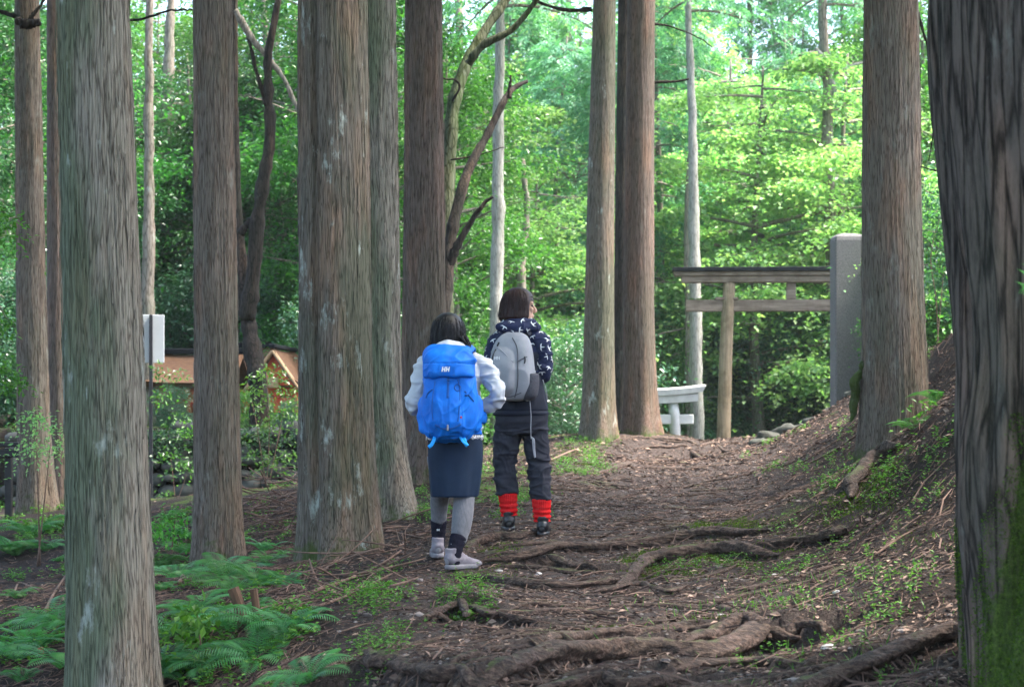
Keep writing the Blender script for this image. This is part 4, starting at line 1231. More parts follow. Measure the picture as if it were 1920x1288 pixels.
for k, (px, py, Y, s) in enumerate([(1440, 830, 25, .14), (1475, 822, 25.2, .15), (1560, 812, 26.4, .14), (1590, 810, 26, .12), (1500, 812, 25.6, .10), (1425, 842, 23.6, .12), (1525, 815, 26.6, .16), (1610, 818, 25, .13)]):
    x = (px - 960) / F * Y
    V, Q, T = rock((0, 0, 0), (s * 1.4, s, s * .8), 30 + k, ICO3, .5)
    o = MB().add(V, Q, T).obj("rock", M['stone']); o.location = (x, Y, hz1(x, Y) + s * .25)
    tag(o, rlabs[k], "rock")

# ------------------------------------------------------------------ ferns and seedlings
def frond(L0, arch, az, npin=22, wmax=.28):
    """one fern frond from the origin: list of leaf card arrays"""
    t = np.linspace(0.04, 1, npin)
    r = L0 * (t * (1 - .25 * arch * (1 - t))); z = L0 * arch * (1.25 * t - 1.0 * t ** 2.2)
    d = np.array([math.cos(az), math.sin(az), 0])
    ax = d * r[:, None]; ax[:, 2] = z
    tan = norm(np.gradient(ax, axis=0))
    side = np.cross(tan, [0, 0, 1.]); side = norm(side)
    Cs, Ds, Ls = [], [], []
    prof = wmax * L0 * np.sin(math.pi * np.clip(t * .92 + .1, 0, 1)) ** .8 + .008
    for s in (-1, 1):
        Cs.append(ax); Ds.append(norm(side * s + tan * .55 + [0, 0, -.12]) ); Ls.append(prof)
    return np.concatenate(Cs), np.concatenate(Ds), np.concatenate(Ls), ax, norm(np.cross(side, tan))
def fern_mesh(seed, L0=.5, nf=8):
    global rng
    keep = rng; rng = np.random.default_rng(seed)
    mb = MB()
    for k in range(nf):
        l = L0 * U(.65, 1.15)
        C, D, Ln, ax, up = frond(l, U(.55, 1.0), k * 6.283 / nf + U(-.3, .3), npin=int(20 + 10 * l))
        upv = np.concatenate([up, up])
        V, Q = leaf_cards(C, D, upv, Ln, .0055 + Ln * .07)
        mb.add(V, Q, rnd=np.repeat(np.clip(U(.2, .8) + rng.normal(size=len(C)) * .1, 0, 1), 4))
        V, Q, T = tube(ax[::2], np.linspace(.003, .0012, len(ax[::2])), 4, cap=False); mb.add(V, Q, rnd=.1)
    rng = keep
    return mb.mesh("fern", M['leaf_fern'], smooth=False)
FERN = [fern_mesh(s, .44, 8 + s % 3) for s in range(5)]
fern_spots = [(420, 1085, 1.0, "large fern with arching fronds in front of the striped cedar"), (480, 1100, .9, "fern reaching right below the striped cedar"), (330, 1085, .75, "fern tucked between the nearest trunk and the striped cedar"),
              (360, 1160, 1.05, "bright fern in the middle of the fern patch"), (440, 1180, .9, "fern in front of the broken wood stakes"), (310, 1200, .9, "fern touching the right side of the nearest trunk"),
              (545, 1178, .7, "low fern with a frond over the litter right of the broken stakes"), (300, 1280, .8, "fern cut off by the bottom edge beside the nearest trunk"), (390, 1250, .9, "fern at the lower front of the fern patch"), (500, 1060, .55, "small fern left of the widest cedar's foot"),
              (60, 1000, 1.3, "bushy fern at the foot of the slim edge cedar"), (20, 1040, 1.1, "fern at the left picture edge below the slim cedar"), (110, 1180, .9, "drooping fern left of the nearest trunk"), (30, 1240, .9, "dark fern in the bottom left corner"), (120, 1265, .9, "yellowish fern at the bottom left of the nearest trunk"),
                 
              (1760, 760, .7, "fern on the bank top between the tall cedar and the old tree"), (1715, 800, .55, "small fern at the right foot of the tall cedar"), (500, 890, .6, "fern on the slope below the stone wall"), (320, 975, .7, "fern below the stone wall right of the nearest trunk"), (350, 1010, .7, "fern on the slope behind the striped cedar"), (1650, 780, .45, "tiny fern at the left foot of the tall cedar")]
for k, (px, py, s, lab) in enumerate(fern_spots):
    c = ground_ray(px, py)
    o = link(bpy.data.objects.new("fern", FERN[k % 5])); o.location = (c[0], c[1], hz1(c[0], c[1]) - .01)
    o.scale = (s * .85,) * 3; o.rotation_euler = (rng.normal() * .12, rng.normal() * .12, U(0, 6.28))
    tag(o, lab, "fern", "ferns of the woodland floor")
for k in range(30):
    reg = k % 4
    c = ground_ray(*[(U(285, 600), U(1050, 1288)), (U(285, 470), U(1040, 1250)), (U(-10, 130), U(960, 1288)), (U(290, 560), U(880, 1050))][reg])
    o = link(bpy.data.objects.new("fern", FERN[k % 5])); o.location = (c[0], c[1], hz1(c[0], c[1]) - .01)
    o.scale = (U(.35, .75),) * 3; o.rotation_euler = (rng.normal() * .2, rng.normal() * .2, U(0, 6.28))
    tag(o, "small fern among the undergrowth on the left slope", "fern", "small ferns on the left slope")
# fern on the old tree trunk
o = link(bpy.data.objects.new("fern", FERN[2])); o.location = P(1950, 590, 6.6); o.scale = (.42,) * 3; o.rotation_euler = (.5, -.7, 2.4)
tag(o, "fern sprouting from the mossy bark of the huge old tree at the right edge", "fern", "ferns of the woodland floor")

def seedlings():
    mb = MB()
    regs = [((1440, 1760), (850, 1250), 380, .020), ((1400, 1660), (800, 900), 180, .024), ((1650, 1780), (680, 900), 130, .026), ((1030, 1140), (815, 900), 500, .022), ((860, 1010), (850, 960), 300, .024), ((940, 1020), (930, 975), 200, .02),
            ((680, 730), (1110, 1150), 150, .020), ((690, 740), (1180, 1260), 140, .018), ((760, 820), (920, 990), 160, .024), ((870, 900), (1085, 1100), 60, .016), ((850, 895), (1120, 1145), 110, .022), ((290, 560), (1060, 1288), 420, .030),
            ((280, 560), (850, 1030), 500, .030), ((0, 130), (980, 1288), 260, .030), ((1205, 1260), (780, 815), 200, .022), ((1230, 1400), (1060, 1085), 100, .014), ((-20, 120), (900, 1000), 300, .04), ((560, 760), (1030, 1130), 150, .02)]
    for (x0, x1), (y0, y1), n, sz in regs:
        m = max(8, n // 12)
        cpx = [(U(x0, x1), U(y0, y1)) for _ in range(m)]
        cc = np.array([ground_ray(*c) for c in cpx])
        idx = rng.integers(0, m, n)
        c = cc[idx] + rng.normal(size=(n, 3)) * [.07, .09, 0]
        c[:, 2] = hz(c[:, 0], c[:, 1])
        for k in range(5):
            hgt = U(.01, .07, n)
            a = U(0, 6.28, n)
            D = np.stack([np.cos(a), np.sin(a), U(-.1, .7, n)], 1)
            add_leaves(mb, c + np.array([0, 0, 1.]) * hgt[:, None], D, np.array([0, 0, 1.]) + rng.normal(size=(n, 3)) * .3, sz * U(.7, 1.5, n), sz * .55)
    # grass blades
    n = 2600
    sel = rng.integers(0, 5, n)
    ctr = np.array([ground_ray(*c) for c in [(870, 1135), (1500, 1090), (1395, 1190), (1620, 1240), (1560, 1120)]])
    c = ctr[sel] + rng.normal(size=(n, 3)) * [.06, .06, 0]; c[sel > 0] += rng.normal(size=((sel > 0).sum(), 3)) * [.35, .5, 0]
    c[:, 2] = hz(c[:, 0], c[:, 1])
    n2 = rng.random(n) < .35
    c = c[n2]
    D = rng.normal(size=c.shape) * [.6, .6, 0] + [0, 0, 1.]
    add_leaves(mb, c, D, rng.normal(size=c.shape), U(.03, .07, len(c)), .004)
    tag(mb.obj("ground_cover", M['leaf_cover'], None, False), "small green seedlings, clover and grass sprigs dotted over banks and verges", "seedlings", None, 'stuff')
seedlings()

# moss cushions on the step, the bank and the verge
def moss_cover():
    mb = MB()
    regs = [((1200, 1400), (1040, 1080), 9000), ((1340, 1460), (1020, 1040), 3000), ((870, 930), (1080, 1096), 900), ((1030, 1130), (800, 880), 8000), ((1640, 1760), (840, 1000), 900), ((1230, 1330), (800, 822), 2500), ((1560, 1640), (860, 960), 4000), ((880, 960), (1020, 1060), 1200),
            ((850, 1000), (840, 900), 6000), ((1280, 1420), (985, 1000), 2500), ((1100, 1400), (1180, 1195), 1500)]
    for (x0, x1), (y0, y1), n in regs:
        m = 26
        cc = np.array([ground_ray(U(x0, x1), U(y0, y1)) for _ in range(m)])
        idx = rng.integers(0, m, n)
        c = cc[idx] + rng.normal(size=(n, 3)) * [.10, .12, 0]
        keep = fbm(c * [5, 5, 0], 91, 3) > -.1
        c = c[keep]; c[:, 2] = hz(c[:, 0], c[:, 1]) - .002
        D = rng.normal(size=c.shape) * .6 + [0, 0, 1.]
        add_leaves(mb, c, D, rng.normal(size=c.shape), U(.008, .020, len(c)), .007)
    tag(mb.obj("moss_cover", M['moss'], None, False), "yellow green moss cushions on the root step, banks and verge", "moss", None, 'stuff')
moss_cover()

# leafy saplings: thin stems with flat tiers of bright leaves
def sapling(label, stems, Y, tiers, leaf=.05, mat='leaf_maple', n=90, rad=.22, name="sapling", at=None):
    px0, py0 = stems[0][0]
    b = P(px0, py0, Y); b[2] = hz1(b[0], Y) - .02
    root = empty(name, b, label, "sapling")
    mb = MB()
    for s in stems:
        pts = np.array([P(px, py, Y) for px, py in s]); pts[0, 2] = min(pts[0, 2], hz1(pts[0, 0], Y))
        pp = spline(pts, 12) - b
        V, Q, T = tube(pp, np.linspace(.008, .003, 12), 5); mb.add(V, Q, T)
    mb.obj("stem", M['stick'], root)
    lb = MB()
    for (px, py, r, k) in tiers:
        c = P(px, py, Y + U(-.2, .2)) - b
        m = int(n * k)
        o = rng.normal(size=(m, 3)) * [r, r, .03 + r * .12]
        o[:, 2] -= .25 * (o[:, 0] ** 2 + o[:, 1] ** 2) / max(r, .05)
        D = norm(o * [1, 1, .2] + rng.normal(size=(m, 3)) * .15 + [0, 0, -.02])
        add_leaves(lb, c + o, D, np.array([0, 0, 1.]) + rng.normal(size=(m, 3)) * .3, leaf * U(.6, 1.3, m), leaf * .55)
    lb.obj("leaves", M[mat], root, False)
    return root
sapling("bright green sapling with flat leaf tiers in front of the shrine's red gable", [[(500, 900), (505, 800), (500, 700)], [(502, 850), (530, 780), (540, 740)], [(500, 850), (480, 790), (470, 745)]], 22.0,
        [(500, 700, .16, 1.3), (470, 735, .13, 1.1), (530, 735, .16, 1.3), (480, 765, .18, 1.0), (535, 775, .14, 1.0), (505, 800, .15, .8), (510, 690, .08, .6), (540, 850, .15, 1.2), (480, 850, .18, 1.1), (510, 870, .16, .8), (545, 760, .1, .6)], .055, 'leaf_broad')
sapling("small bright sapling leaning across the slim edge cedar", [[(75, 960), (70, 880), (65, 800)], [(70, 880), (95, 830)]], 16.0,
        [(65, 785, .11, 1.2), (95, 800, .09, .8), (50, 835, .10, .9), (85, 840, .13, 1.3), (110, 835, .07, .6), (60, 775, .07, .6)], .04)
sapling("sapling branch with pointed leaves entering from the left edge", [[(-60, 800), (-30, 720), (10, 690)], [(-60, 700), (-20, 600), (15, 600)]], 15.0,
        [(5, 690, .09, 1.2), (30, 715, .06, .7), (0, 725, .06, .7), (-15, 690, .12, 1.2), (10, 605, .04, .5), (-20, 600, .1, .8), (0, 400, .09, 1.2), (15, 415, .07, .8), (0, 440, .09, .8)], .05, 'leaf_cover')
sapling("low leafy sapling below the white notice board", [[(330, 960), (325, 900), (320, 860)], [(330, 930), (350, 890)]], 22.5,
        [(320, 850, .16, 1.0), (350, 810, .13, .8), (345, 870, .12, .8), (310, 740, .10, .6), (330, 700, .08, .5), (340, 780, .12, .6), (300, 690, .07, .4)], .06, 'leaf_broad')
sapling("yellow green sapling on the slope between nearest trunk and striped cedar", [[(320, 1060), (325, 1000), (330, 965)]], 15.2,
        [(325, 965, .09, 1.0), (345, 985, .08, .8), (305, 985, .08, .8), (335, 1000, .10, .8), (290, 1000, .07, .6)], .045, 'leaf_cover')
sapling("broad leaved plant in front of the fern patch", [[(380, 1250), (375, 1200), (370, 1150)], [(378, 1220), (400, 1180)]], 9.6,
        [(365, 1150, .06, .5), (385, 1175, .08, .6), (350, 1185, .07, .5), (395, 1210, .07, .5), (365, 1230, .08, .6), (410, 1250, .08, .6), (340, 1160, .05, .4)], .06, 'leaf_cover')
sapling("pointed leaved seedling low in the bottom right corner", [[(1700, 1288), (1690, 1260)], [(1790, 1288), (1785, 1250)]], 8.0,
        [(1690, 1250, .035, .14), (1670, 1262, .03, .1), (1785, 1250, .05, .18), (1760, 1262, .04, .12)], .075, 'leaf_cover')
sapling("leafy sprigs on the bank top between the tall cedar and the old tree", [[(1735, 850), (1740, 790), (1735, 760)], [(1760, 850), (1765, 790)]], 14.5,
        [(1740, 765, .10, .8), (1765, 795, .09, .8), (1735, 800, .10, .8), (1760, 830, .09, .7), (1725, 840, .08, .5)], .05, 'leaf_cover')
sapling("slender twiggy sapling in the gap right of the tall cedar", [[(1760, 640), (1755, 560), (1745, 480), (1765, 400)], [(1755, 560), (1770, 500)]], 22,
        [(1755, 560, .2, .6), (1770, 500, .2, .7), (1745, 440, .2, .8), (1770, 390, .2, .8), (1755, 600, .2, .6), (1745, 340, .22, .9), (1765, 270, .22, 1.0), (1745, 180, .2, 1.0), (1760, 120, .2, 1.0)], .07, 'leaf_broad')

# ------------------------------------------------------------------ gates, pillar, sign, wall, shrine
def wood(name, a, b, grain=(30, 30, 2.0), rough=.75):
    m, nt = newmat(name)
    oc = objco(nt)
    n = noise_tex(nt, mapping(nt, oc, grain), 1.0, 5, .65)
    n2 = noise_tex(nt, oc, 3.0, 4, .7)
    c = ramp(nt, n, [(.3, a), (.7, b)])
    c = mixc(nt, ramp(nt, n2, [(.45, (0, 0, 0)), (.62, (.75,) * 3)]), c, mixc(nt, 1.0, c, (.55, .52, .45), 'MULTIPLY'))
    out_bsdf(nt, c, rough, bump(nt, n, .4, .008), .3)
    return m
M['wood_post'] = wood("weathered_post_wood", (0.17, 0.13, 0.08), (0.36, 0.28, 0.18))
M['wood_beam'] = wood("weathered_beam_wood", (0.12, 0.09, 0.068), (0.27, 0.21, 0.16), (2.0, 30, 30))
M['dark_cap'] = simple("dark_copper_cap", (0.006, 0.007, 0.009), (0.014, 0.015, 0.019), 30, .7, .1, .005, .15)
M['white_paint'] = simple("white_painted_stone", (0.50, 0.50, 0.49), (0.66, 0.66, 0.65), 8, .6, .2, .004)
M['concrete'] = simple("granite_pillar", (0.085, 0.082, 0.082), (0.20, 0.19, 0.192), 60, .9, .6, .008, stretch=(1, 1, .9), detail=6)

def xf(V, rz, loc=(0, 0, 0)):
    c, s = math.cos(rz), math.sin(rz)
    V = np.asarray(V)
    return np.stack([V[:, 0] * c - V[:, 1] * s, V[:, 0] * s + V[:, 1] * c, V[:, 2]], 1) + np.asarray(loc)

def wooden_torii():
    Y = 33.0; k = Y / F
    cx = (1483 - 960) * k
    zb = hz1((1357 - 960) * k, Y)
    rz = R(-3)
    root = empty("torii_gate", (cx, Y, zb), "weathered wooden shrine gate with dark capped top beam beyond the path crest", "gate", rz=rz)
    Z = lambda py: CAMZ + (HOR - py) * k - zb
    for s in (-1, 1):
        pts = np.array([[s * 126 * k, 0, -.1], [s * 121 * k, 0, Z(650)], [s * 115 * k, 0, Z(530)]])
        V, Q, T = tube(spline(pts, 24), np.linspace(.122, .105, 24), 24)
        MB().add(V, Q, T).obj("post", M['wood_post'], root)
    def beam(name, z0, z1, hl, dy, mat, curve=0.0, bev=.012, slant=0.0):
        n = 40
        xsv = np.linspace(-hl, hl, n)
        V = []
        for x in xsv:
            lift = curve * (abs(x) / hl) ** 3
            for (yy, zz) in ((-dy + bev, z0), (dy - bev, z0), (dy, z0 + bev), (dy, z1 - bev), (dy - bev, z1), (-dy + bev, z1), (-dy, z1 - bev), (-dy, z0 + bev)):
                sl = slant * (zz - z0) * np.sign(x) * (abs(x) > hl * .99)
                V.append([x + sl, yy, zz + lift])
        V = np.array(V); Q = grid_faces(n, 8)[:, ::-1]
        ee = np.array([[0, 1, 2, 3], [0, 3, 4, 7], [4, 5, 6, 7]]); Q = np.concatenate([Q, ee, ee[:, ::-1] + (n - 1) * 8])
        return MB().add(V, Q).obj(name, mat, root, False)
    hl = 205 * k
    beam("lower_lintel", Z(530), Z(518), hl, .105, M['wood_beam'])
    beam("upper_lintel", Z(517.6), Z(509.4), hl + 12 * k, .14, M['wood_beam'], slant=.5)
    beam("roof_cap", Z(509), Z(501.5), hl + 16 * k, .19, M['dark_cap'], bev=.006)
    nk = beam("tie_beam", Z(584), Z(562), 196 * k, .055, M['wood_beam'])
    V, Q, T = box(0, 0, (Z(530) + Z(562)) / 2, 18 * k, .09, Z(530) - Z(562) - .006, .008)
    MB().add(V, Q).obj("strut", M['wood_beam'], root, False)
    for s in (-1, 1):
        V, Q, T = box(s * 120 * k, 0, Z(560), .40, .16, .05, .01)
        MB().add(V, Q).obj("wedge", M['wood_beam'], root, False)
    # moss growing on the tie beam
    mb = MB()
    n = 900
    x = U(-190, 190, n) * k
    keep = fbm(np.stack([x * 3, x * 0, x * 0], 1), 12, 2) > 0
    c = np.stack([x, U(-.05, .05, n), np.full(n, Z(562))], 1)[keep]
    D = rng.normal(size=c.shape) * .6 + [0, 0, 1.]
    add_leaves(mb, c, D, rng.normal(size=c.shape), U(.02, .05, len(c)), .025)
    mb.obj("moss", M['moss'], root, False)
wooden_torii()

def white_torii():
    Y = 35.6; k = Y / F
    pxr, half = 1262, 105
    cx = (pxr - half - 960) * k
    zb = min(hz1(cx, Y), hz1((pxr - 960) * k, Y))
    root = empty("white_torii_gate", (cx, Y, zb), "white painted shrine gate whose right end shows behind the twin cedars", "gate")
    Z = lambda py: CAMZ + (HOR - py) * k - zb
    for s in (-1, 1):
        V, Q, T = tube(np.array([[s * (half + 6) * k, 0, -.1], [s * (half + 3) * k, 0, Z(780)], [s * half * k, 0, Z(756)]]), np.array([.105, .10, .095]), 22)
        MB().add(V, Q, T).obj("post", M['white_paint'], root)
        V, Q, T = tube(np.array([[s * (half + 6) * k, 0, -.1], [s * (half + 6) * k, 0, .16], [s * (half + 6) * k, 0, .2]]), np.array([.24, .24, .19]), 22)
        MB().add(V, Q, T).obj("post_base", M['white_paint'], root)
    n = 40; hl = (half + 46) * k
    for nm, py1, py0, ext, dy, cur in (("top_beam", 732, 743, 8 * k, .17, .07), ("under_beam", 743.5, 757, 0, .13, .05)):
        V = []
        for x in np.linspace(-hl - ext, hl + ext, n):
            lift = cur * (abs(x) / hl) ** 3
            sl = .06 * np.sign(x) * (abs(x) > hl)
            for yy, zz, q in ((-dy, Z(py0), 0), (dy, Z(py0), 0), (dy * 1.1, Z(py1), 1), (0, Z(py1) + .03, 1), (-dy * 1.1, Z(py1), 1)):
                V.append([x + sl * q, yy, zz + lift])
        Q = grid_faces(n, 5)[:, ::-1]
        T = np.array([[0, 1, 2], [0, 2, 3], [0, 3, 4]])
        MB().add(np.array(V), Q, np.concatenate([T, T[:, ::-1] + (n - 1) * 5])).obj(nm, M['white_paint'], root, False)
    V, Q, T = box(0, 0, (Z(777) + Z(795)) / 2, 2 * (half + 38) * k, .13, Z(777) - Z(795), .012)
    MB().add(V, Q).obj("tie_beam", M['white_paint'], root, False)
white_torii()

def pillar():
    Y = 27.5; k = Y / F
    x = (1589 - 960) * k; zb = hz1(x, Y) - .15
    w, d = 57 * k, .34
    top = CAMZ + (HOR - 439) * k - zb
    root = empty("stone_pillar", (x, Y, zb), "tall plain grey stone pillar standing in front of the wooden gate's right side", "pillar", rz=R(4))
    V, prev = [], None
    levels = [(0, 0), (top - .10, 0), (top - .05, .012), (top - .015, .05), (top, .12)]
    for i, (z, ins) in enumerate(levels):
        for a, b in ((-1, -1), (1, -1), (1, 1), (-1, 1)):
            c = .02
            xx, yy = a * (w / 2 - ins), b * (d / 2 - ins * .7)
            if a * b > 0: V += [[xx, yy - b * c, z], [xx - a * c, yy, z]] if True else []
            else: V += [[xx - a * c, yy, z], [xx, yy - b * c, z]]
    V = np.array(V); n = 8
    Q = grid_faces(len(levels), 8)
    e = (len(levels) - 1) * 8
    Q = np.concatenate([Q, [[e, e + 1, e + 2, e + 3], [e, e + 3, e + 4, e + 7], [e + 4, e + 5, e + 6, e + 7]]])
    MB().add(V, Q).obj("shaft", M['concrete'], root, False)
    Vb, Qb, _ = box(0, 0, .09, w + .24, d + .24, .26, .03)
    MB().add(Vb, Qb).obj("plinth", M['concrete'], root, False)
pillar()

def notice():
    Y = 23.0; k = Y / F
    x = (283 - 960) * k; zb = hz1(x, Y)
    root = empty("notice_board", (x, Y, zb), "white blank notice board on a thin dark post left of the striped cedar", "sign", rz=R(8))
    Z = lambda py: CAMZ + (HOR - py) * k - zb
    mw = simple("white_panel", (.46, .47, .50), (.53, .54, .57), 3, .5, 0)
    md = simple("dark_post_paint", (.015, .015, .02), (.03, .03, .035), 12, .5, 0)
    V, Q, _ = box(-.01, .035, (Z(590) + Z(680)) / 2, 52 * k, .02, 90 * k, .004)
    MB().add(V, Q).obj("panel", mw, root, False)
    V, Q, _ = box(0, 0, Z(590) / 2, .042, .042, Z(590), .005)
    MB().add(V, Q).obj("post", md, root, False)
    for py in ():
        V, Q, _ = box(0, .020, Z(py), .30, .012, .03, .002)
        MB().add(V, Q).obj("bracket", md, root, False)
notice()

def railing():
    Y = 19.0; k = Y / F
    md = simple("black_rail_paint", (.008, .008, .01), (.02, .018, .02), 12, .5, 0)
    x1 = (36 - 960) * k; x0 = x1 - 1.8
    root = empty("metal_railing", (x1, Y, hz1(x1, Y)), "low black railing ending behind the slim cedar at the left edge", "railing")
    zb = hz1(x1, Y)
    for py, h in ((833, .05), (850, .075)):
        V, Q, _ = box(-.9, 0, CAMZ + (HOR - py) * k - zb, 1.8, .05, h, .008); MB().add(V, Q).obj("rail", md, root, False)
    for dx in (-.12, -1.6):
        V, Q, _ = box(dx, .06, .34, .07, .06, .80, .008); MB().add(V, Q).obj("post", md, root, False)
railing()

def stone_wall():
    M['wall_stone'] = simple("dry_wall_stone", (0.022, 0.024, 0.020), (0.10, 0.098, 0.085), 7, .85, .6, .012, use_rnd=.5)
    x0, x1 = -6.6, -1.7
    root = empty("stone_wall", ((x0 + x1) / 2, WALL_Y, .4), "low dry stone wall of mossy rounded boulders holding the shrine terrace", "wall")
    b = np.array([(x0 + x1) / 2, WALL_Y, .4])
    mb = MB(); k = 0
    for row in range(7):
        x = x0 + U(0, .2)
        while x < x1:
            w = U(.10, .19)
            zbase = hz1(x, WALL_Y - .5)
            z = zbase + .06 + row * .17 + U(-.03, .03)
            if z < 1.50:
                V, Q, T = rock((x, WALL_Y + .02 + row * .025 + U(-.05, .03), z), (w, U(.13, .18), w * U(.55, .8)), k, ICO2, .22)
                mb.add(V - b, Q, T, rnd=rng.random())
            x += w * 1.75; k += 1
    mb.obj("stones", M['wall_stone'], root)
    V, Q, _ = box((x0 + x1) / 2, WALL_Y + .30, .75, x1 - x0, .25, 1.35, .02)
    MB().add(V - b, Q).obj("earth_core", M['ground'], root, False)
    lb = MB(); n = 6500
    c = np.stack([U(x0, x1, n), WALL_Y + rng.normal(size=n) * .12 + .0, 1.46 - np.abs(rng.normal(size=n)) * .18], 1)
    keep = fbm(c * [3, 1, 3], 31, 3) > -.12
    c = c[keep]
    add_leaves(lb, c - b, rng.normal(size=c.shape) * [1, .6, .6] + [0, -.6, -.2], [0, -1, .6] + rng.normal(size=c.shape) * .4, U(.03, .06, len(c)), .03)
    lb.obj("ivy", M['leaf_dark'], root, False)
stone_wall()

def shrine(label, px_c, w_px, Y, py_eave, py_ridge, gable_front, base_py=800, name="shrine_hall", depth=1.3):
    """small vermilion shrine hall: walls, posts, railing, curved roof"""
    k = Y / F
    x = (px_c - 960) * k; zb = hz1(x, Y)
    Z = lambda py: CAMZ + (HOR - py) * k - zb
    w = w_px * k
    root = empty(name, (x, Y, zb), label, "shrine", rz=R(-6))
    red = M['vermilion']; 
    ze, zr = Z(py_eave), Z(py_ridge)
    V, Q, _ = box(0, 0, .12, w * .86, depth * .86, .24, .02); MB().add(V, Q).obj("stone_base", M['stone'], root, False)
    V, Q, _ = box(0, 0, (.26 + ze) / 2, w * .62, depth * .62, ze - .26, .01); MB().add(V, Q).obj("wall", M['plaster'], root, False)
    for sx in (-1, 0, 1):
        for sy in (-1, 1):
            V, Q, _ = box(sx * w * .34, sy * depth * .34, (.22 + ze) / 2, .09, .09, ze - .2, .008); MB().add(V, Q).obj("post", red, root, False)
    for zz in (.42, ze - .08, (ze + .4) / 2):
        for sy in (-1, 1):
            V, Q, _ = box(0, sy * depth * .355, zz, w * .76, .05, .08, .006); MB().add(V, Q).obj("rail", red, root, False)
    # roof: two curved slopes; ridge runs along x (or along y when the gable faces us)
    n = 14
    hw, hd = (w / 2, depth / 2 + .12)
    mb = MB()
    L_, Wd = (hw, hd) if not gable_front else (hd, hw)
    for s in (-1, 1):
        t = np.linspace(0, 1, n)
        prof = np.stack([s * Wd * t, ze - .03 + (zr - ze) * (1 - t) ** 1.35 + 0 * t], 1)
        rows = []
        for off in (0, -.09):
            for a in np.linspace(-L_, L_, 12):
                up = .05 * (abs(a) / L_) ** 3
                for p in prof:
                    rows.append([a, p[0], p[1] + up + off] if not gable_front else [p[0], a, p[1] + up + off])
        V = np.array(rows)
        g = grid_faces(12, n, False)
        m_ = 12 * n
        edge = []
        for a in range(11):
            edge.append([a * n + n - 1, (a + 1) * n + n - 1, (a + 1) * n + n - 1 + m_, a * n + n - 1 + m_])
        for p in range(n - 1):
            edge.append([p, p + 1, p + 1 + m_, p + m_]); q = 11 * n
            edge.append([q + p, q + p + 1, q + p + 1 + m_, q + p + m_])
        mb.add(V, np.concatenate([g, g + m_, edge]))
    mb.obj("roof", M['bark_roof'], root, True)
    if not gable_front: V, Q, _ = box(0, 0, zr + .03, w + .04, .12, .09, .012)
    else: V, Q, _ = box(0, 0, zr + .02, .10, depth + .3, .06, .012)
    MB().add(V, Q).obj("ridge", M['dark_cap'], root, False)
    if gable_front:
        # vermilion gable board with barge boards and a pale pendant
        z0 = ze - .02
        V = np.array([[-w * .40, -depth / 2, z0], [w * .40, -depth / 2, z0], [0, -depth / 2, zr - .06], [-w * .40, -depth / 2 + .05, z0], [w * .40, -depth / 2 + .05, z0], [0, -depth / 2 + .05, zr - .06]])
        MB().add(V, [[0, 1, 4, 3], [1, 2, 5, 4], [2, 0, 3, 5]], [[0, 2, 1], [3, 4, 5]]).obj("gable", red, root, False)
        for s in (-1, 1):
            pts = np.array([[s * w * .52, -depth / 2 - .07, ze - .10], [s * w * .25, -depth / 2 - .07, ze + (zr - ze) * .38], [0, -depth / 2 - .07, zr - .05]])
            V, Q, T = tube(spline(pts, 10), np.stack([np.full(10, .03), np.full(10, .075)], 1), 8, up=(0, 1, 0)); MB().add(V, Q, T).obj("barge_board", M['gold_wood'], root)
        V, Q, _ = box(0, -depth / 2 - .03, ze + .02, .16, .03, .16, .03); MB().add(V, Q).obj("pendant", M['gold_wood'], root, False)
M['vermilion'] = simple("vermilion_paint", (.50, .06, .03), (.62, .10, .05), 6, .55, .1)
M['plaster'] = simple("shrine_plaster", (.30, .28, .24), (.42, .39, .34), 6, .8, .1)
M['bark_roof'] = simple("cypress_bark_roof", (.075, .038, .022), (.15, .08, .045), 18, .9, .5, .01, stretch=(1, 1, 3))
M['gold_wood'] = simple("ochre_trim", (.35, .22, .12), (.45, .30, .17), 10, .7, .1)
shrine("small red shrine hall with a brown bark roof, left of the striped cedar", 370, 175, 30.5, 716, 662, False)
shrine("small red shrine with its gable facing the path, left of the widest cedar", 532, 100, 29, 722, 655, True, name="shrine_hall")
shrine("low red roofed outbuilding behind the forked dark tree", 470, 90, 36, 700, 650, False, name="shrine_outbuilding")

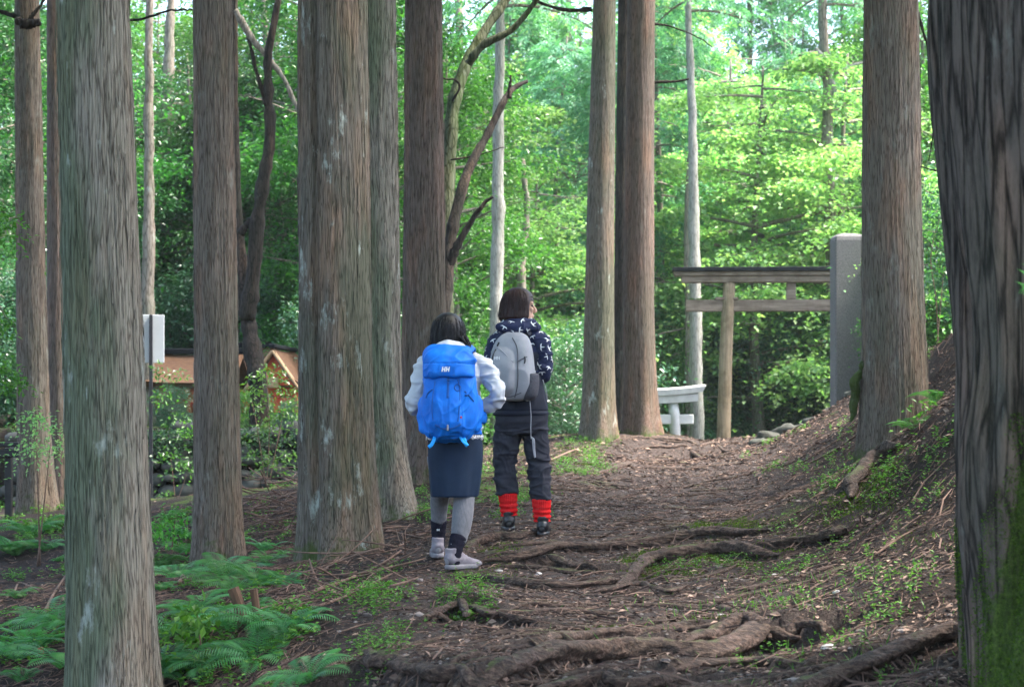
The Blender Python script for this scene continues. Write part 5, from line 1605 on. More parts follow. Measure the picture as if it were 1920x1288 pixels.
def stakes():
    m = simple("split_stump_wood", (.06, .032, .02), (.18, .10, .06), 22, .85, .5, .01, stretch=(1, 1, .15))
    for k, (px, py, h, w, lean, lab) in enumerate([(462, 1178, .20, .032, -.35, "broken reddish wood stump end among the ferns"), (485, 1200, .17, .022, -.16, "narrow split wooden stake right beside the broken stump end")]):
        Y = 9.9
        x = (px - 960) / F * Y; z = hz1(x, Y)
        pts = np.array([[0, 0, -.08], [lean * h * .5, 0, h * .5], [lean * h, 0, h]])
        V, Q, T = tube(spline(pts, 8), np.array([1, 1, .97, .95, .95, .92, .92, .92]) * w * .9, 9, disp=lambda i, t, p: 1 + .15 * np.cos(4 * t + 1) + .06 * np.cos(9 * t))
        o = MB().add(V, Q, T).obj("wooden_stake", m, None, False); o.location = (x, Y, z)
        tag(o, lab, "stake")
    mr = simple("red_stake_paint", (.30, .03, .02), (.42, .06, .035), 12, .6, .1)
    Y = 10.5; x = (78 - 960) / F * Y; z = CAMZ + (HOR - 1240) / F * Y
    V, Q, T = tube(np.array([[.01, 0, -.5], [0, 0, 0], [-.005, 0, .075], [-.006, 0, .08]]), np.array([.017, .017, .017, .010]), 10)
    o = MB().add(V, Q, T).obj("red_stake", mr); o.location = (x, Y, z)
    tag(o, "small red painted stake at the bottom left, left of the nearest trunk", "stake")
    c = ground_ray(512, 1190)
    V, Q, T = tube(np.array([[0, 0, .01], [.07, .05, .035], [.13, .09, .05]]), np.array([.013, .012, .008]), 9)
    o = MB().add(V, Q, T).obj("peeled_stick", M['palestone']); o.location = (c[0], c[1], hz1(c[0], c[1]))
    tag(o, "short peeled white stick right of the wooden stakes", "stick")
stakes()

# ------------------------------------------------------------------ air
def haze():
    m = bpy.data.materials.new("forest_air"); m.use_nodes = True
    nt = m.node_tree
    for n in list(nt.nodes): nt.nodes.remove(n)
    v = nt.nodes.new("ShaderNodeVolumePrincipled")
    v.inputs["Color"].default_value = (.80, .95, .90, 1)
    v.inputs["Density"].default_value = .00045
    v.inputs["Anisotropy"].default_value = .2
    o = nt.nodes.new("ShaderNodeOutputMaterial"); L(nt, v.outputs[0], o.inputs["Volume"])
    V, Q, _ = box(0, 60, 24.0, 420, 300, 60)
    h = MB().add(V, Q).obj("haze", m, None, False); tag(h, kind='stuff')
    h['label'] = "thin pale green haze hanging between the far trees"
haze()

# ------------------------------------------------------------------ the two hikers
def ringloft(rings, ns=40, nz=40, power=2.3, fold=None, cap=True):
    """rings: (z, cx, cy, rx, ry) stacked in z, spline smoothed"""
    r = spline(np.array(rings, float), nz)
    th = np.arange(ns) / ns * 2 * math.pi
    c, s = np.cos(th), np.sin(th)
    sc = np.sign(c) * np.abs(c) ** (2 / power); ss = np.sign(s) * np.abs(s) ** (2 / power)
    m = np.ones((nz, ns))
    if fold is not None: m = fold(th[None, :] + 0 * r[:, :1], r[:, 0:1] + 0 * th[None, :])
    V = np.stack([r[:, 1:2] + r[:, 3:4] * sc * m, r[:, 2:3] + r[:, 4:5] * ss * m, r[:, 0:1] + 0 * sc[None]], -1).reshape(-1, 3)
    Q = grid_faces(nz, ns)
    T = None
    if cap:
        k = len(V)
        V = np.concatenate([V, [V[:ns].mean(0)], [V[-ns - 0:].mean(0) if False else V[(nz - 1) * ns:nz * ns].mean(0)]])
        i = np.arange(ns); j = (i + 1) % ns
        T = np.concatenate([np.stack([np.full(ns, k), j, i], 1), np.stack([np.full(ns, k + 1), i + (nz - 1) * ns, j + (nz - 1) * ns], 1)])
    return V, Q, T

def limb_t(pts, rad, n=24, ns=22):
    pts = spline(np.array(pts, float), n); rad = spline(np.array([[r, r * .96] if np.isscalar(r) else r for r in rad], float), n)
    # rounded ends
    return tube(pts, rad, ns)
def ball(c, r):
    V, T = ICO3
    return V * np.asarray(r) + np.asarray(c), None, T

def remesh(parts, voxel, smooth=6, name="tmp"):
    mb = MB()
    for V, Q, T in parts: mb.add(V, Q, T)
    o = mb.obj(name, None) if False else link(bpy.data.objects.new(name, mb.mesh(name, None)))
    o.data.materials.clear()
    md = o.modifiers.new("r", 'REMESH'); md.mode = 'VOXEL'; md.voxel_size = voxel; md.use_smooth_shade = True
    if smooth:
        ms = o.modifiers.new("s", 'SMOOTH'); ms.factor = .5; ms.iterations = smooth
    dg = bpy.context.evaluated_depsgraph_get(); dg.update()
    me = bpy.data.meshes.new_from_object(o.evaluated_get(dg))
    bpy.data.objects.remove(o)
    return me
def mverts(me):
    v = np.empty(len(me.vertices) * 3, np.float32); me.vertices.foreach_get("co", v); return v.reshape(-1, 3).astype(float)
def mnorms(me):
    v = np.empty(len(me.vertices) * 3, np.float32); me.vertices.foreach_get("normal", v); return v.reshape(-1, 3).astype(float)
def displace(me, fn):
    V, Nn = mverts(me), mnorms(me)
    V = V + Nn * fn(V, Nn)[:, None]
    me.vertices.foreach_set("co", V.astype(np.float32).ravel()); me.update()
def mobj(name, me, mat, parent):
    mi = np.zeros(len(me.polygons), np.int32); me.polygons.foreach_get("material_index", mi)
    me.materials.clear()
    for m in (mat if isinstance(mat, (list, tuple)) else [mat]): me.materials.append(m)
    me.polygons.foreach_set("material_index", mi)
    me.polygons.foreach_set("use_smooth", np.ones(len(me.polygons), dtype=bool))
    me.name = name
    return link(bpy.data.objects.new(name, me), parent)
def folds(V, seed, f=(16, 16, 34), a=.006):
    w = V + .03 * np.stack([vnoise(V * 6, seed + 1), vnoise(V * 6, seed + 2), vnoise(V * 6, seed + 3)], 1)
    n = 1 - np.abs(vnoise(w * np.array(f), seed)) * 2
    n2 = 1 - np.abs(vnoise(w * np.array(f)[::-1] * .7 + 5, seed + 7)) * 2
    return a * (.65 * n + .35 * n2)

def creases(V, seed, f=6.0, a=.008, w=.16, st=(1, 1, 1.8)):
    q = V * np.array(st) * f
    q = q + .9 * np.stack([vnoise(q * .7, seed + 1), vnoise(q * .7, seed + 2), vnoise(q * .7, seed + 3)], 1)
    n = vnoise(q, seed); n2 = vnoise(q * 1.9 + 7, seed + 5)
    return a * (np.exp(-(n / w) ** 2) * .75 + .4 * np.exp(-(n2 / w) ** 2) - .5 * np.abs(n) - .15)
def bvh_of(me):
    return BVHTree.FromPolygons([v.co[:] for v in me.vertices], [p.vertices[:] for p in me.polygons])
def decal(me, polys, mi, off=.0016):
    """lay small flat polygons (lists of 3-D points) onto a mesh as faces of another material slot"""
    t = bvh_of(me)
    bm = bmesh.new(); bm.from_mesh(me)
    for pl in polys:
        vs = []
        for p in pl:
            loc, nn, ix, d = t.find_nearest(Vector(p))
            vs.append(bm.verts.new(loc + nn * off))
        try:
            f = bm.faces.new(vs); f.material_index = mi
        except ValueError: pass
    bm.to_mesh(me); bm.free()
def sphere_frame(n):
    n = norm(np.asarray(n)); u = norm(np.cross([0, 0, 1.0], n)); return u, np.cross(n, u)

M['skin'] = simple("skin", (.50, .30, .21), (.56, .34, .25), 8, .55, .05, .001, .35)
M['hair_black'] = simple("black_hair", (.003, .0025, .003), (.009, .007, .009), 9, .48, .3, .002, .25, stretch=(26, 26, 1.2))
M['hair_brown'] = simple("brown_hair", (.010, .0038, .0035), (.032, .011, .010), 9, .48, .3, .002, .25, stretch=(26, 26, 1.2))
M['white_jacket'] = simple("white_shell_fabric", (.38, .395, .43), (.47, .485, .52), 5, .6, .12, .003)
M['blue_pack'] = simple("blue_ripstop", (.002, .085, .42), (.004, .175, .68), 7, .6, .25, .004, .2)
M['blue_dark'] = simple("blue_webbing", (.003, .06, .26), (.004, .08, .32), 40, .55, .2, .002)
M['blue_light'] = simple("light_blue_webbing", (.01, .30, .78), (.02, .36, .85), 40, .5, .1, .002)
M['navy_skirt'] = simple("slate_navy_skirt", (.006, .014, .032), (.011, .023, .048), 6, .7, .15, .003, .12)
M['grey_knit'] = simple("grey_rib_knit", (.10, .10, .115), (.16, .16, .178), 60, .9, .4, .002, .15, stretch=(1, 1, .3), sheen=.3)
M['black_sock'] = simple("black_sock_knit", (.006, .006, .012), (.014, .013, .024), 80, .9, .4, .002, .1)
M['shoe_grey'] = simple("mauve_grey_suede", (.15, .13, .15), (.25, .225, .255), 30, .8, .4, .002, .2)
M['shoe_sole'] = simple("grey_rubber", (.15, .14, .155), (.22, .21, .225), 30, .8, .3, .002)
M['navy_fabric'] = simple("navy_fabric", (.012, .016, .045), (.018, .024, .062), 20, .8, .2, .003, .2)
M['dark_vest'] = simple("dark_navy_vest", (.007, .009, .018), (.012, .015, .028), 20, .7, .2, .003, .2)
M['white_print'] = simple("white_print", (.66, .68, .70), (.72, .74, .76), 20, .7, 0)
M['grey_pack'] = simple("pale_grey_pack_fabric", (.20, .205, .23), (.26, .265, .29), 9, .65, .2, .003, .3)
M['grey_pack2'] = simple("dark_mesh_pocket", (.030, .030, .040), (.06, .06, .075), 70, .7, .4, .002)
M['charcoal'] = simple("charcoal_trousers", (.020, .021, .030), (.033, .034, .046), 12, .8, .2, .003, .1)
M['red_knit'] = simple("red_knit", (.40, .010, .012), (.62, .018, .020), 50, .95, .6, .003, .1, stretch=(1, 1, 2.5))
M['boot_black'] = simple("black_leather", (.008, .008, .010), (.022, .022, .026), 20, .35, .2, .002, .5)
M['zip_black'] = simple("black_plastic", (.008, .008, .010), (.015, .015, .018), 20, .4, 0)
M['red_tag'] = simple("red_tag", (.5, .03, .03), (.6, .05, .05), 20, .5, 0)
M['strap_grey'] = simple("grey_cord", (.22, .22, .25), (.32, .32, .35), 30, .7, 0)

def hand_parts(w, d, side, palm_n, curl=.8, sc=1.0):
    """palm, four fingers of unequal length and a thumb. w wrist, d pointing direction, palm_n palm normal"""
    w = np.array(w, float); d = norm(np.array(d, float)); pn = norm(np.array(palm_n, float)); s = np.cross(d, pn) * side
    out = [limb_t([w - d * .02, w + d * .02 * sc, w + d * .055 * sc, w + d * .085 * sc], [(.024 * sc, .018 * sc), (.030 * sc, .016 * sc), (.038 * sc, .014 * sc), (.034 * sc, .012 * sc)], 12, 14)]
    for k, (off, ln) in enumerate(((-.027, .068), (-.009, .078), (.009, .073), (.026, .056))):
        b = w + d * .082 * sc + s * off * sc
        a1, a2 = curl * .6, curl * 1.5
        p1 = b + (d * math.cos(a1) + pn * math.sin(a1)) * ln * .48 * sc
        p2 = p1 + (d * math.cos(a2) + pn * math.sin(a2)) * ln * .32 * sc
        p3 = p2 + (d * math.cos(a2 + .6) + pn * math.sin(a2 + .6)) * ln * .25 * sc
        out.append(limb_t([b - d * .012, p1, p2, p3], [.0092 * sc, .0085 * sc, .0078 * sc, .006 * sc], 12, 10))
    b = w + d * .03 * sc - s * .028 * sc
    out.append(limb_t([b, b + (d * .5 - s * .8 + pn * .3) * .035 * sc, b + (d * .9 - s * .7 + pn * .5) * .055 * sc], [.013 * sc, .0105 * sc, .008 * sc], 10, 10))
    return out

def head_parts(c, yaw, sc=1.0):
    """skull, jaw, nose, brow, lips, ears. c is the skull centre, face towards +y turned right by yaw"""
    ps = []
    def A(V, Q, T): ps.append((xf(np.asarray(V) * sc, -yaw, c), Q, T))
    A(*ball((0, -.012, .015), (.072, .090, .098)))
    A(*ball((0, .030, -.045), (.056, .055, .062)))
    A(*ball((0, .060, -.090), (.024, .022, .022)))
    A(*ball((0, .060, .035), (.050, .026, .045)))
    A(*limb_t([(0, .082, .018), (0, .094, -.004), (0, .104, -.026), (0, .092, -.036)], [.007, .008, .011, .009], 12, 12))
    A(*ball((0, .084, -.058), (.022, .010, .007)))
    A(*ball((0, .083, -.068), (.019, .010, .006)))
    for s in (-1, 1):
        A(*ball((s * .030, .072, -.018), (.020, .014, .022)))
        A(*ball((s * .030, .076, .022), (.020, .010, .007)))
        A(*limb_t([(s * .070, .002, .022), (s * .080, -.010, .018), (s * .080, -.010, -.008), (s * .070, .004, -.026)], [.006, .009, .009, .006], 10, 10))
    return ps
def eyes(root, c, yaw, sc=1.0):
    me = simple("eye_dark", (.01, .008, .006), (.02, .014, .01), 10, .15, 0)
    for s in (-1, 1):
        V, Q, T = ball((0, 0, 0), .0105 * sc)
        p = xf(np.array([[s * .030, .0755, .003]]) * sc, -yaw, c)[0]
        o = MB().add(V, Q, T).obj("eye", me, root); o.location = p

def hair_mesh(c, yaw, sc, kind):
    """hair as a thick shell with strand grooves"""
    n, ns = 60, 220
    t = np.linspace(0, 1, n)
    th = np.arange(ns) / ns * 2 * math.pi      # 0 = +x, pi/2 = face
    V = []
    for i, tt in enumerate(t):
        for a in th:
            fx = math.sin(a)                    # 1 at the face
            side = math.cos(a)
            cover = 1.0 if fx < .35 else max(.0, 1 - (fx - .35) / .30)
            if kind == 'long':
                zlo = -.20 * cover - (1 - cover) * -.035
                zlo -= .08 * cover * max(0, side) ** 2 + .02 * math.sin(7 * a)
            else:
                zlo = -.105 * cover - (1 - cover) * -.035 - .012 * abs(math.sin(5 * a)) * cover
                zlo -= .02 * cover * max(0, side * .5 + fx)
            ztop = .122
            z = ztop + (zlo - ztop) * tt ** 1.0
            if z > 0: r = math.sqrt(max(0, 1 - (z / ztop) ** 2.2))
            else:
                r = 1 + (.10 if kind == 'bob' else .02) * math.sin(min(1, -z / .10) * math.pi * .6) - (.55 * max(0, (-z - .07)) / .1 if kind == 'bob' else .10 * max(0, -z - .1) / .1)
            g = 1 + .003 * math.sin(53 * a + 3 * math.sin(tt * 3 + a)) * tt + .005 * math.sin(23 * a + 2 * tt + 1) * tt + .02 * math.sin(9 * a + 4 * tt) * tt
            if fx > .75 and z < .06: r *= .93
            V.append([side * .099 * r * g, (-.012 + fx * .108 * r * g), z])
    V = np.array(V) * sc
    Q = grid_faces(n, ns)
    mb = MB(); mb.add(xf(V, -yaw, c), Q[:, ::-1])
    # loose strands over the shell
    R_ = np.random.default_rng(5)
    for k in range(260):
        a = R_.uniform(0, 2 * math.pi)
        if math.sin(a) > .45: continue
        j = int(a / (2 * math.pi) * ns) % ns
        i0 = R_.integers(6, 30); i1 = min(n - 1, i0 + R_.integers(20, 40))
        idx = np.arange(i0, i1, 3)
        p = V.reshape(n, ns, 3)[idx, (j + (R_.normal() * 2)).astype(int) % ns if False else j]
        outw = norm(p * [1, 1, 0] - [0, -.012 * sc, 0])
        p = p + outw * (.0015 + .003 * R_.random()) + np.stack([R_.normal() * .006 * np.linspace(0, 1, len(idx))] * 3, 1)
        if i1 >= n - 1: p[-1, 2] -= R_.random() * .018
        Vt, Qt, Tt = tube(xf(p, -yaw, c), np.linspace(.0022, .0008, len(idx)), 4); mb.add(Vt, Qt, Tt)
    return mb

def shoe(root, heel, toe_dir, ln, mat_u, mat_s, height=.115, name="shoe", tilt=0.0, ankle=None):
    """hiking shoe: shaped upper with collar and tongue, welted sole, laces"""
    ang = math.atan2(toe_dir[1], toe_dir[0]) - math.pi / 2
    pr = [(-.01, .022, .018, .052), (.015, .034, .040, .060), (.06, .036, .048, .062), (.11, .035, .040, .046), (.16, .041, .030, .034), (.205, .043, .024, .028), (.24, .034, .019, .023), (.255, .018, .012, .018)]
    sc = ln / .26
    a = spline(np.array(pr) * [sc, sc * 1.14, 1.1, 1.06], 22)
    V, Q, T = tube(np.stack([0 * a[:, 0], a[:, 0], a[:, 3]], 1), np.stack([a[:, 1], a[:, 2]], 1), 24, up=(0, 0, 1))
    Vc, Qc, Tc = limb_t([(0, .045 * sc, .05), (0, .040 * sc, .085), (0, .034 * sc, height)], [(.042 * sc, .052 * sc), (.040 * sc, .047 * sc), (.039 * sc, .046 * sc)], 12, 22)
    up = remesh([(V, Q, T), (Vc, Qc, Tc)], .0045, 3)
    v = mverts(up); v[:, 2] = np.maximum(v[:, 2], .022); v = xf(v, ang, heel)
    up.vertices.foreach_set("co", v.astype(np.float32).ravel()); up.update()
    displace(up, lambda V_, N_: folds(V_, 5, (30, 30, 40), .002))
    u = mobj(name, up, mat_u, root)
    m = 34; t = np.linspace(0, 2 * math.pi, m, endpoint=False)
    oy = .5 * (1 - np.cos(t)) * (ln + .012) - .016
    hw = np.interp(oy, [-.02, 0, .06 * sc, .11 * sc, .18 * sc, .23 * sc, ln], [.018, .036, .040, .038, .048, .040, .012]) * sc
    out = np.stack([np.sign(np.sin(t)) * hw * np.abs(np.sin(t)) ** .35 * 1.1, oy], 1)
    rows = []
    for z, k in ((0, .94), (.006, 1.0), (.020, 1.0), (.028, .96), (.030, .7)):
        ctr = np.array([0, ln / 2 - .01])
        rows.append(np.concatenate([(out - ctr) * k + ctr, np.full((m, 1), z + .0)], 1))
    Vs = np.concatenate(rows)
    # tread lugs
    Vs = np.concatenate([Vs, [[0, ln / 2, 0], [0, ln / 2, .03]]]); kk = 5 * m
    i = np.arange(m); j = (i + 1) % m
    Ts = np.concatenate([np.stack([np.full(m, kk), i, j], 1), np.stack([np.full(m, kk + 1), j + 4 * m, i + 4 * m], 1)])
    MB().add(xf(Vs, ang, heel), grid_faces(5, m)[:, ::-1], Ts).obj("sole", mat_s, u)
    lb = MB()
    for q in range(4):
        yy = (.085 + .026 * q) * sc; zz = .105 - .013 * q
        pts = np.array([[-.020 * sc, yy, zz - .012], [0, yy + .010, zz], [.020 * sc, yy + .004, zz - .012]])
        V, Q, T = tube(xf(spline(pts, 7), ang, heel), .0028, 6); lb.add(V, Q, T)
    lb.obj("laces", M['strap_grey'], u)
    # heel counter panel
    V, Q, T = ball((0, -.006 * sc, .052), (.020 * sc, .010, .026)); V = xf(V, ang, heel)
    MB().add(V, Q, T).obj("heel_patch", mat_s, u)
    return u

def straps(parent, spec):
    for nm, mat, pts, w, th in spec:
        pp = spline(np.array(pts, float), 8 * len(pts))
        V, Q, T = tube(pp, np.stack([np.full(len(pp), w / 2), np.full(len(pp), th / 2)], 1), 8, up=(0, -1, .02), roll=0)
        MB().add(V, Q, T).obj(nm, M[mat], parent)

def hiker_one():
    Y0 = 11.5; s = Y0 / F
    X0 = (850 - 960) * s
    z0 = CAMZ + (HOR - 1077) * s
    root = empty("person", (X0, Y0, z0), "hiker with long black hair in a white jacket, slate skirt and grey leggings", "person")
    gl = hz1(X0 - .105, Y0 + .42) - z0                       # ground under the left foot
    gr = hz1(X0 + .0, Y0 - .02) - z0
    zl = gl + .004; zr = gr + .006
    # body: one continuous figure
    hc = (-.028, .19, 1.462)
    yaw = R(33)
    b = head_parts(hc, yaw, .97)
    b.append(limb_t([(-.02, .17, 1.30), (-.024, .178, 1.36), (-.026, .186, 1.42)], [.052, .046, .045], 10, 18))
    b.append(ringloft([(.74, .0, .15, .13, .10), (.82, .0, .15, .15, .11), (.95, 0, .155, .125, .095), (1.10, -.005, .165, .135, .10), (1.22, -.01, .17, .150, .10), (1.30, -.015, .17, .12, .075), (1.335, -.018, .17, .06, .05)], 36, 40))
    b.append(limb_t([(-.085, .16, .80), (-.085, .22, .62), (-.088, .30, .45 + zl * .5), (-.10, .385, .26 + zl), (-.105, .402, .11 + zl), (-.105, .40, .06 + zl)], [.078, .062, .044, .038, .030, .032], 36, 20))
    b.append(limb_t([(.075, .14, .80), (.075, .11, .62), (.062, .06, .45), (.045, .005, .27), (.012, -.045, .12), (.006, -.052, .06)], [.078, .062, .046, .041, .030, .032], 36, 20))
    for (ax, ay, az) in ((-.105, .405, zl), (.010, -.045, zr)):
        kx = 0 if ax < 0 else .045; ky = .07 if ax < 0 else .04
        b.append(limb_t([(ax, ay - .025, az + .055), (ax + kx, ay - .01 + ky, az + .045), (ax + 2 * kx, ay - .02 + 2 * ky, az + .036)], [.026, .026, .018], 10, 14))
    shL, elL, wrL = (-.150, .18, 1.275), (-.232, .115, 1.055), (-.170, .20, .985)
    shR, elR, wrR = (.140, .18, 1.285), (.262, .10, 1.105), (.168, .185, .985)
    b.append(limb_t([shL, elL, wrL], [.044, .038, .025], 20, 16)); b.append(limb_t([shR, elR, wrR], [.044, .038, .025], 20, 16))
    b += hand_parts(wrL, (.55, .35, -.5), 1, (.2, -.9, 0), .7, .9)
    b += hand_parts(wrR, (-.5, .35, -.55), -1, (-.2, -.9, 0), .7, .9)
    mobj("body", remesh(b, .0045, 3), M['skin'], root)
    eyes(root, hc, yaw, .97)
    hair_mesh(np.array(hc) + [-.002, 0, 0], yaw, 1.03, 'long').obj("hair", M['hair_black'], root)
    hs = MB(); R_ = np.random.default_rng(8)
    for k in range(60):
        a = np.array([.055 + R_.normal() * .010, .135 + R_.normal() * .02, 1.44]); b_ = np.array([.070 + .04 * R_.random(), .075 + R_.normal() * .012, 1.355 - .05 * R_.random()])
        pts = spline(np.array([a, (a + b_) / 2 + [.012, -.012, 0], b_]), 8); V, Q, T = tube(pts, np.linspace(.005, .0015, 8), 5); hs.add(V, Q, T)
    hs.obj("hair_lock", M['hair_black'], root)
    # leggings, ribbed
    for pts, rr in (([(-.086, .20, .70), (-.088, .28, .50 + zl * .5), (-.098, .36, .33 + zl), (-.104, .40, .20 + zl)], [.080, .062, .054, .043]),
                    ([(.072, .12, .70), (.064, .07, .48), (.052, .01, .32), (.030, -.03, .20)], [.080, .064, .060, .046])):
        n = 60
        pp = spline(np.array(pts), n); r_ = spline(np.array([[a, a] for a in rr]), n)
        V, Q, T = tube(pp, r_, 176, disp=lambda i, t, p: 1 + .022 * np.cos(44 * t) + .012 * np.sin(i * .9 + 2 * t) * (i > 44))
        MB().add(V, Q, T).obj("legging", M['grey_knit'], root)
    for pts in ([(-.103, .395, .235 + zl), (-.105, .405, .15 + zl), (-.106, .404, .05 + zl)], [(.034, -.024, .235), (.012, -.050, .15), (.004, -.056, .06)]):
        n = 26
        V, Q, T = tube(spline(np.array(pts), n), np.interp(np.arange(n), [0, 3, 6, 18, 26], [.047, .050, .047, .042, .036]), 60, disp=lambda i, t, p: 1 + .03 * np.sin(i * 1.25 + np.sin(2 * t)) + .012 * np.cos(30 * t))
        so = MB().add(V, Q, T).obj("sock", M['black_sock'], root)
    c0 = np.array([-.020, -.082, .188])
    # small white mark woven into each sock
    for cx, cy, cz in ((-.105, .352, .175 + zl), (-.004, -.074, .185)):
        mb = MB()
        for dx in (-.006, .006):
            V, Q, _ = box(cx + dx, cy, cz, .004, .006, .012); mb.add(V, Q)
        V, Q, _ = box(cx, cy, cz, .012, .006, .004); mb.add(V, Q)
        mb.obj("sock_mark", M['white_print'], root, False)
    shoe(root, (-.105, .352, zl), (-.08, 1), .245, M['shoe_grey'], M['shoe_sole'], .128, "shoe")
    shoe(root, (-.030, -.085, zr), (.74, .62), .25, M['shoe_grey'], M['shoe_sole'], .128, "shoe")
    # skirt
    def sf(th, z):
        k = sstep(.80 - z, 0, .35)
        return 1 + k * (.018 * np.cos(5 * th + 1) + .014 * np.cos(9 * th + 4 * z + 2) + .008 * np.cos(17 * th)) + .006 * np.sin(z * 60 + 2 * th) * (z > .78)
    V, Q, T = ringloft([(.465, .002, .148, .142, .178), (.49, .004, .148, .148, .178), (.60, .006, .150, .160, .160), (.72, .008, .15, .168, .138), (.82, .006, .15, .166, .120), (.90, .004, .152, .155, .112)], 120, 70, 2.4, sf, False)
    sk = MB().add(V, Q).obj("skirt", M['navy_skirt'], root)
    md = sk.modifiers.new("thick", 'SOLIDIFY'); md.thickness = .004
    V, Q, T = tube(np.stack([V[:120, 0], V[:120, 1], V[:120, 2] + .012], 1)[np.arange(121) % 120], .0035, 6); MB().add(V, Q).obj("skirt_hem", M['navy_skirt'], root)
    # white jacket with bunched hood
    j = [ringloft([(.835, .0, .155, .168, .128), (.90, .0, .155, .165, .125), (1.0, 0, .158, .155, .118), (1.12, -.005, .165, .165, .122), (1.22, -.008, .17, .182, .122), (1.285, -.012, .17, .165, .10), (1.33, -.018, .17, .11, .08), (1.355, -.02, .17, .07, .065)], 44, 50),
         limb_t([(-.11, .175, 1.275), (-.175, .165, 1.235), elL, (-.235, .15, 1.015), wrL], [.068, .061, .051, .047, .038], 30, 20),
         limb_t([(.10, .175, 1.285), (.175, .165, 1.245), elR, (.24, .14, 1.045), wrR], [.068, .062, .053, .048, .038], 30, 20)]
    t = np.linspace(0, 2 * math.pi, 26)
    j.append(tube(np.stack([-.020 + .076 * np.cos(t), .165 + .075 * np.sin(t), 1.365 - .012 * np.sin(t)], 1), np.stack([.030 + 0 * t, .034 + 0 * t], 1), 14, cap=False))
    j.append(ball((-.028, .078, 1.362), (.098, .052, .046)))
    j.append(ball((.02, .085, 1.350), (.066, .045, .038)))
    jm = remesh(j, .0055, 4)
    def jf(V, Nn):
        arm = sstep(np.abs(V[:, 0] + .0), .15, .22)
        hood = sstep(V[:, 2], 1.32, 1.36)
        return folds(V, 31, (10, 10, 22), .008) * (.6 + 1.0 * arm + .5 * hood) + .0015 * arm * np.sin(V[:, 2] * 90 + V[:, 0] * 60 + 6 * vnoise(V * 9, 4)) 
    displace(jm, jf)
    displace(jm, lambda V, Nn: creases(V, 35, 6, .010) * (.5 + .9 * sstep(np.abs(V[:, 0]), .13, .20)))
    mobj("jacket", jm, M['white_jacket'], root)
    # patterned white shirt hem and blue side panel peeking out below the pack
    mb = MB()
    tt = np.linspace(R(180), R(395), 90)
    top = np.stack([.004 + .172 * np.cos(tt), .155 + .132 * np.sin(tt), .838 + 0 * tt], 1); bot = top - np.stack([-.002 * np.cos(tt), -.002 * np.sin(tt), .026 + .006 * np.sin(tt * 14)], 1)
    V = np.concatenate([top, bot]); mb.add(V, grid_faces(2, 90, False))
    h = mb.obj("shirt_hem", simple("speckled_shirt", (.03, .03, .05), (.75, .75, .75), 110, .8, 0, detail=1), root); md = h.modifiers.new("t", 'SOLIDIFY'); md.thickness = .003
    V, Q, T = ringloft([(.842, .0, .155, .171, .131), (.88, .0, .155, .171, .131), (.95, .0, .155, .168, .128)], 60, 12, 2.3, None, False)
    wb = MB().add(V, Q).obj("blue_jacket_band", M['blue_pack'], root); md = wb.modifiers.new("t", 'SOLIDIFY'); md.thickness = .003
    mb = MB()
    for k in range(4):
        a0 = R(-32 + 9 * k); 
        for zz in (.875, .895):
            p = np.array([[.004 + .1745 * math.cos(a0 + d) , .155 + .1345 * math.sin(a0 + d), zz + e] for d, e in ((0, 0), (.09, .004), (.09, .014), (0, .012))])
            mb.add(p, [[0, 1, 2, 3]])
    lg = mb.obj("band_print", M['white_print'], wb); md = lg.modifiers.new("t", 'SOLIDIFY'); md.thickness = .002

    # blue backpack -------------------------------------------------------------
    # a worn thing stays a thing of its own
    pk = empty("backpack", (X0, Y0, z0), "bright blue hiking backpack worn by the hiker in the white jacket", "backpack")
    cx, cy = -.018, -.055
    parts = [ringloft([(.80, cx + .005, cy + .03, .060, .05), (.815, cx + .004, cy + .02, .105, .085), (.85, cx, cy + .01, .138, .105), (.93, cx, cy, .162, .122), (1.02, cx - .002, cy - .002, .168, .128), (1.12, cx - .004, cy + .004, .160, .122), (1.20, cx - .004, cy + .012, .148, .112), (1.23, cx - .004, cy + .02, .12, .09)], 44, 46, 2.7)]
    for sg in (-1, 1):   # side pockets
        parts.append(ringloft([(.855, cx + sg * .12, cy + .035, .035, .05), (.88, cx + sg * .135, cy + .035, .048, .062), (.98, cx + sg * .142, cy + .035, .046, .060), (1.06, cx + sg * .138, cy + .035, .038, .05), (1.075, cx + sg * .13, cy + .035, .02, .03)], 26, 22, 2.5))
    # bulged front panel
    parts.append(ringloft([(.835, cx - .01, cy - .07, .07, .035), (.90, cx - .012, cy - .088, .105, .055), (1.0, cx - .012, cy - .092, .108, .058), (1.10, cx - .01, cy - .082, .088, .05), (1.16, cx - .01, cy - .07, .05, .035)], 34, 30, 2.4))
    pm = remesh(parts, .0055, 4)
    displace(pm, lambda V, Nn: folds(V, 61, (11, 11, 8), .010) - .004 * np.exp(-((V[:, 0] - cx - .055 - .02 * np.sin((V[:, 2] - .8) * 9)) / .004) ** 2) * (V[:, 1] < cy) - .003 * np.exp(-((V[:, 0] - cx + .008) / .003) ** 2) * (V[:, 1] < cy))
    displace(pm, lambda V, Nn: creases(V, 65, 7, .009, .14, (1.3, 1, .8)))
    mobj("pack_body", pm, M['blue_pack'], pk)
    lp = [ringloft([(1.180, cx - .002, cy - .012, .125, .105), (1.192, cx - .002, cy - .015, .150, .128), (1.25, cx - .003, cy - .008, .152, .128), (1.31, cx - .006, cy + .006, .146, .112), (1.348, cx - .006, cy + .022, .128, .085), (1.368, cx - .006, cy + .03, .105, .055)], 44, 40, 2.8)]
    lm = remesh(lp, .0055, 4)
    displace(lm, lambda V, Nn: folds(V, 71, (8, 8, 12), .012) - .004 * np.exp(-((V[:, 2] - 1.262) / .004) ** 2) * (V[:, 1] < cy))
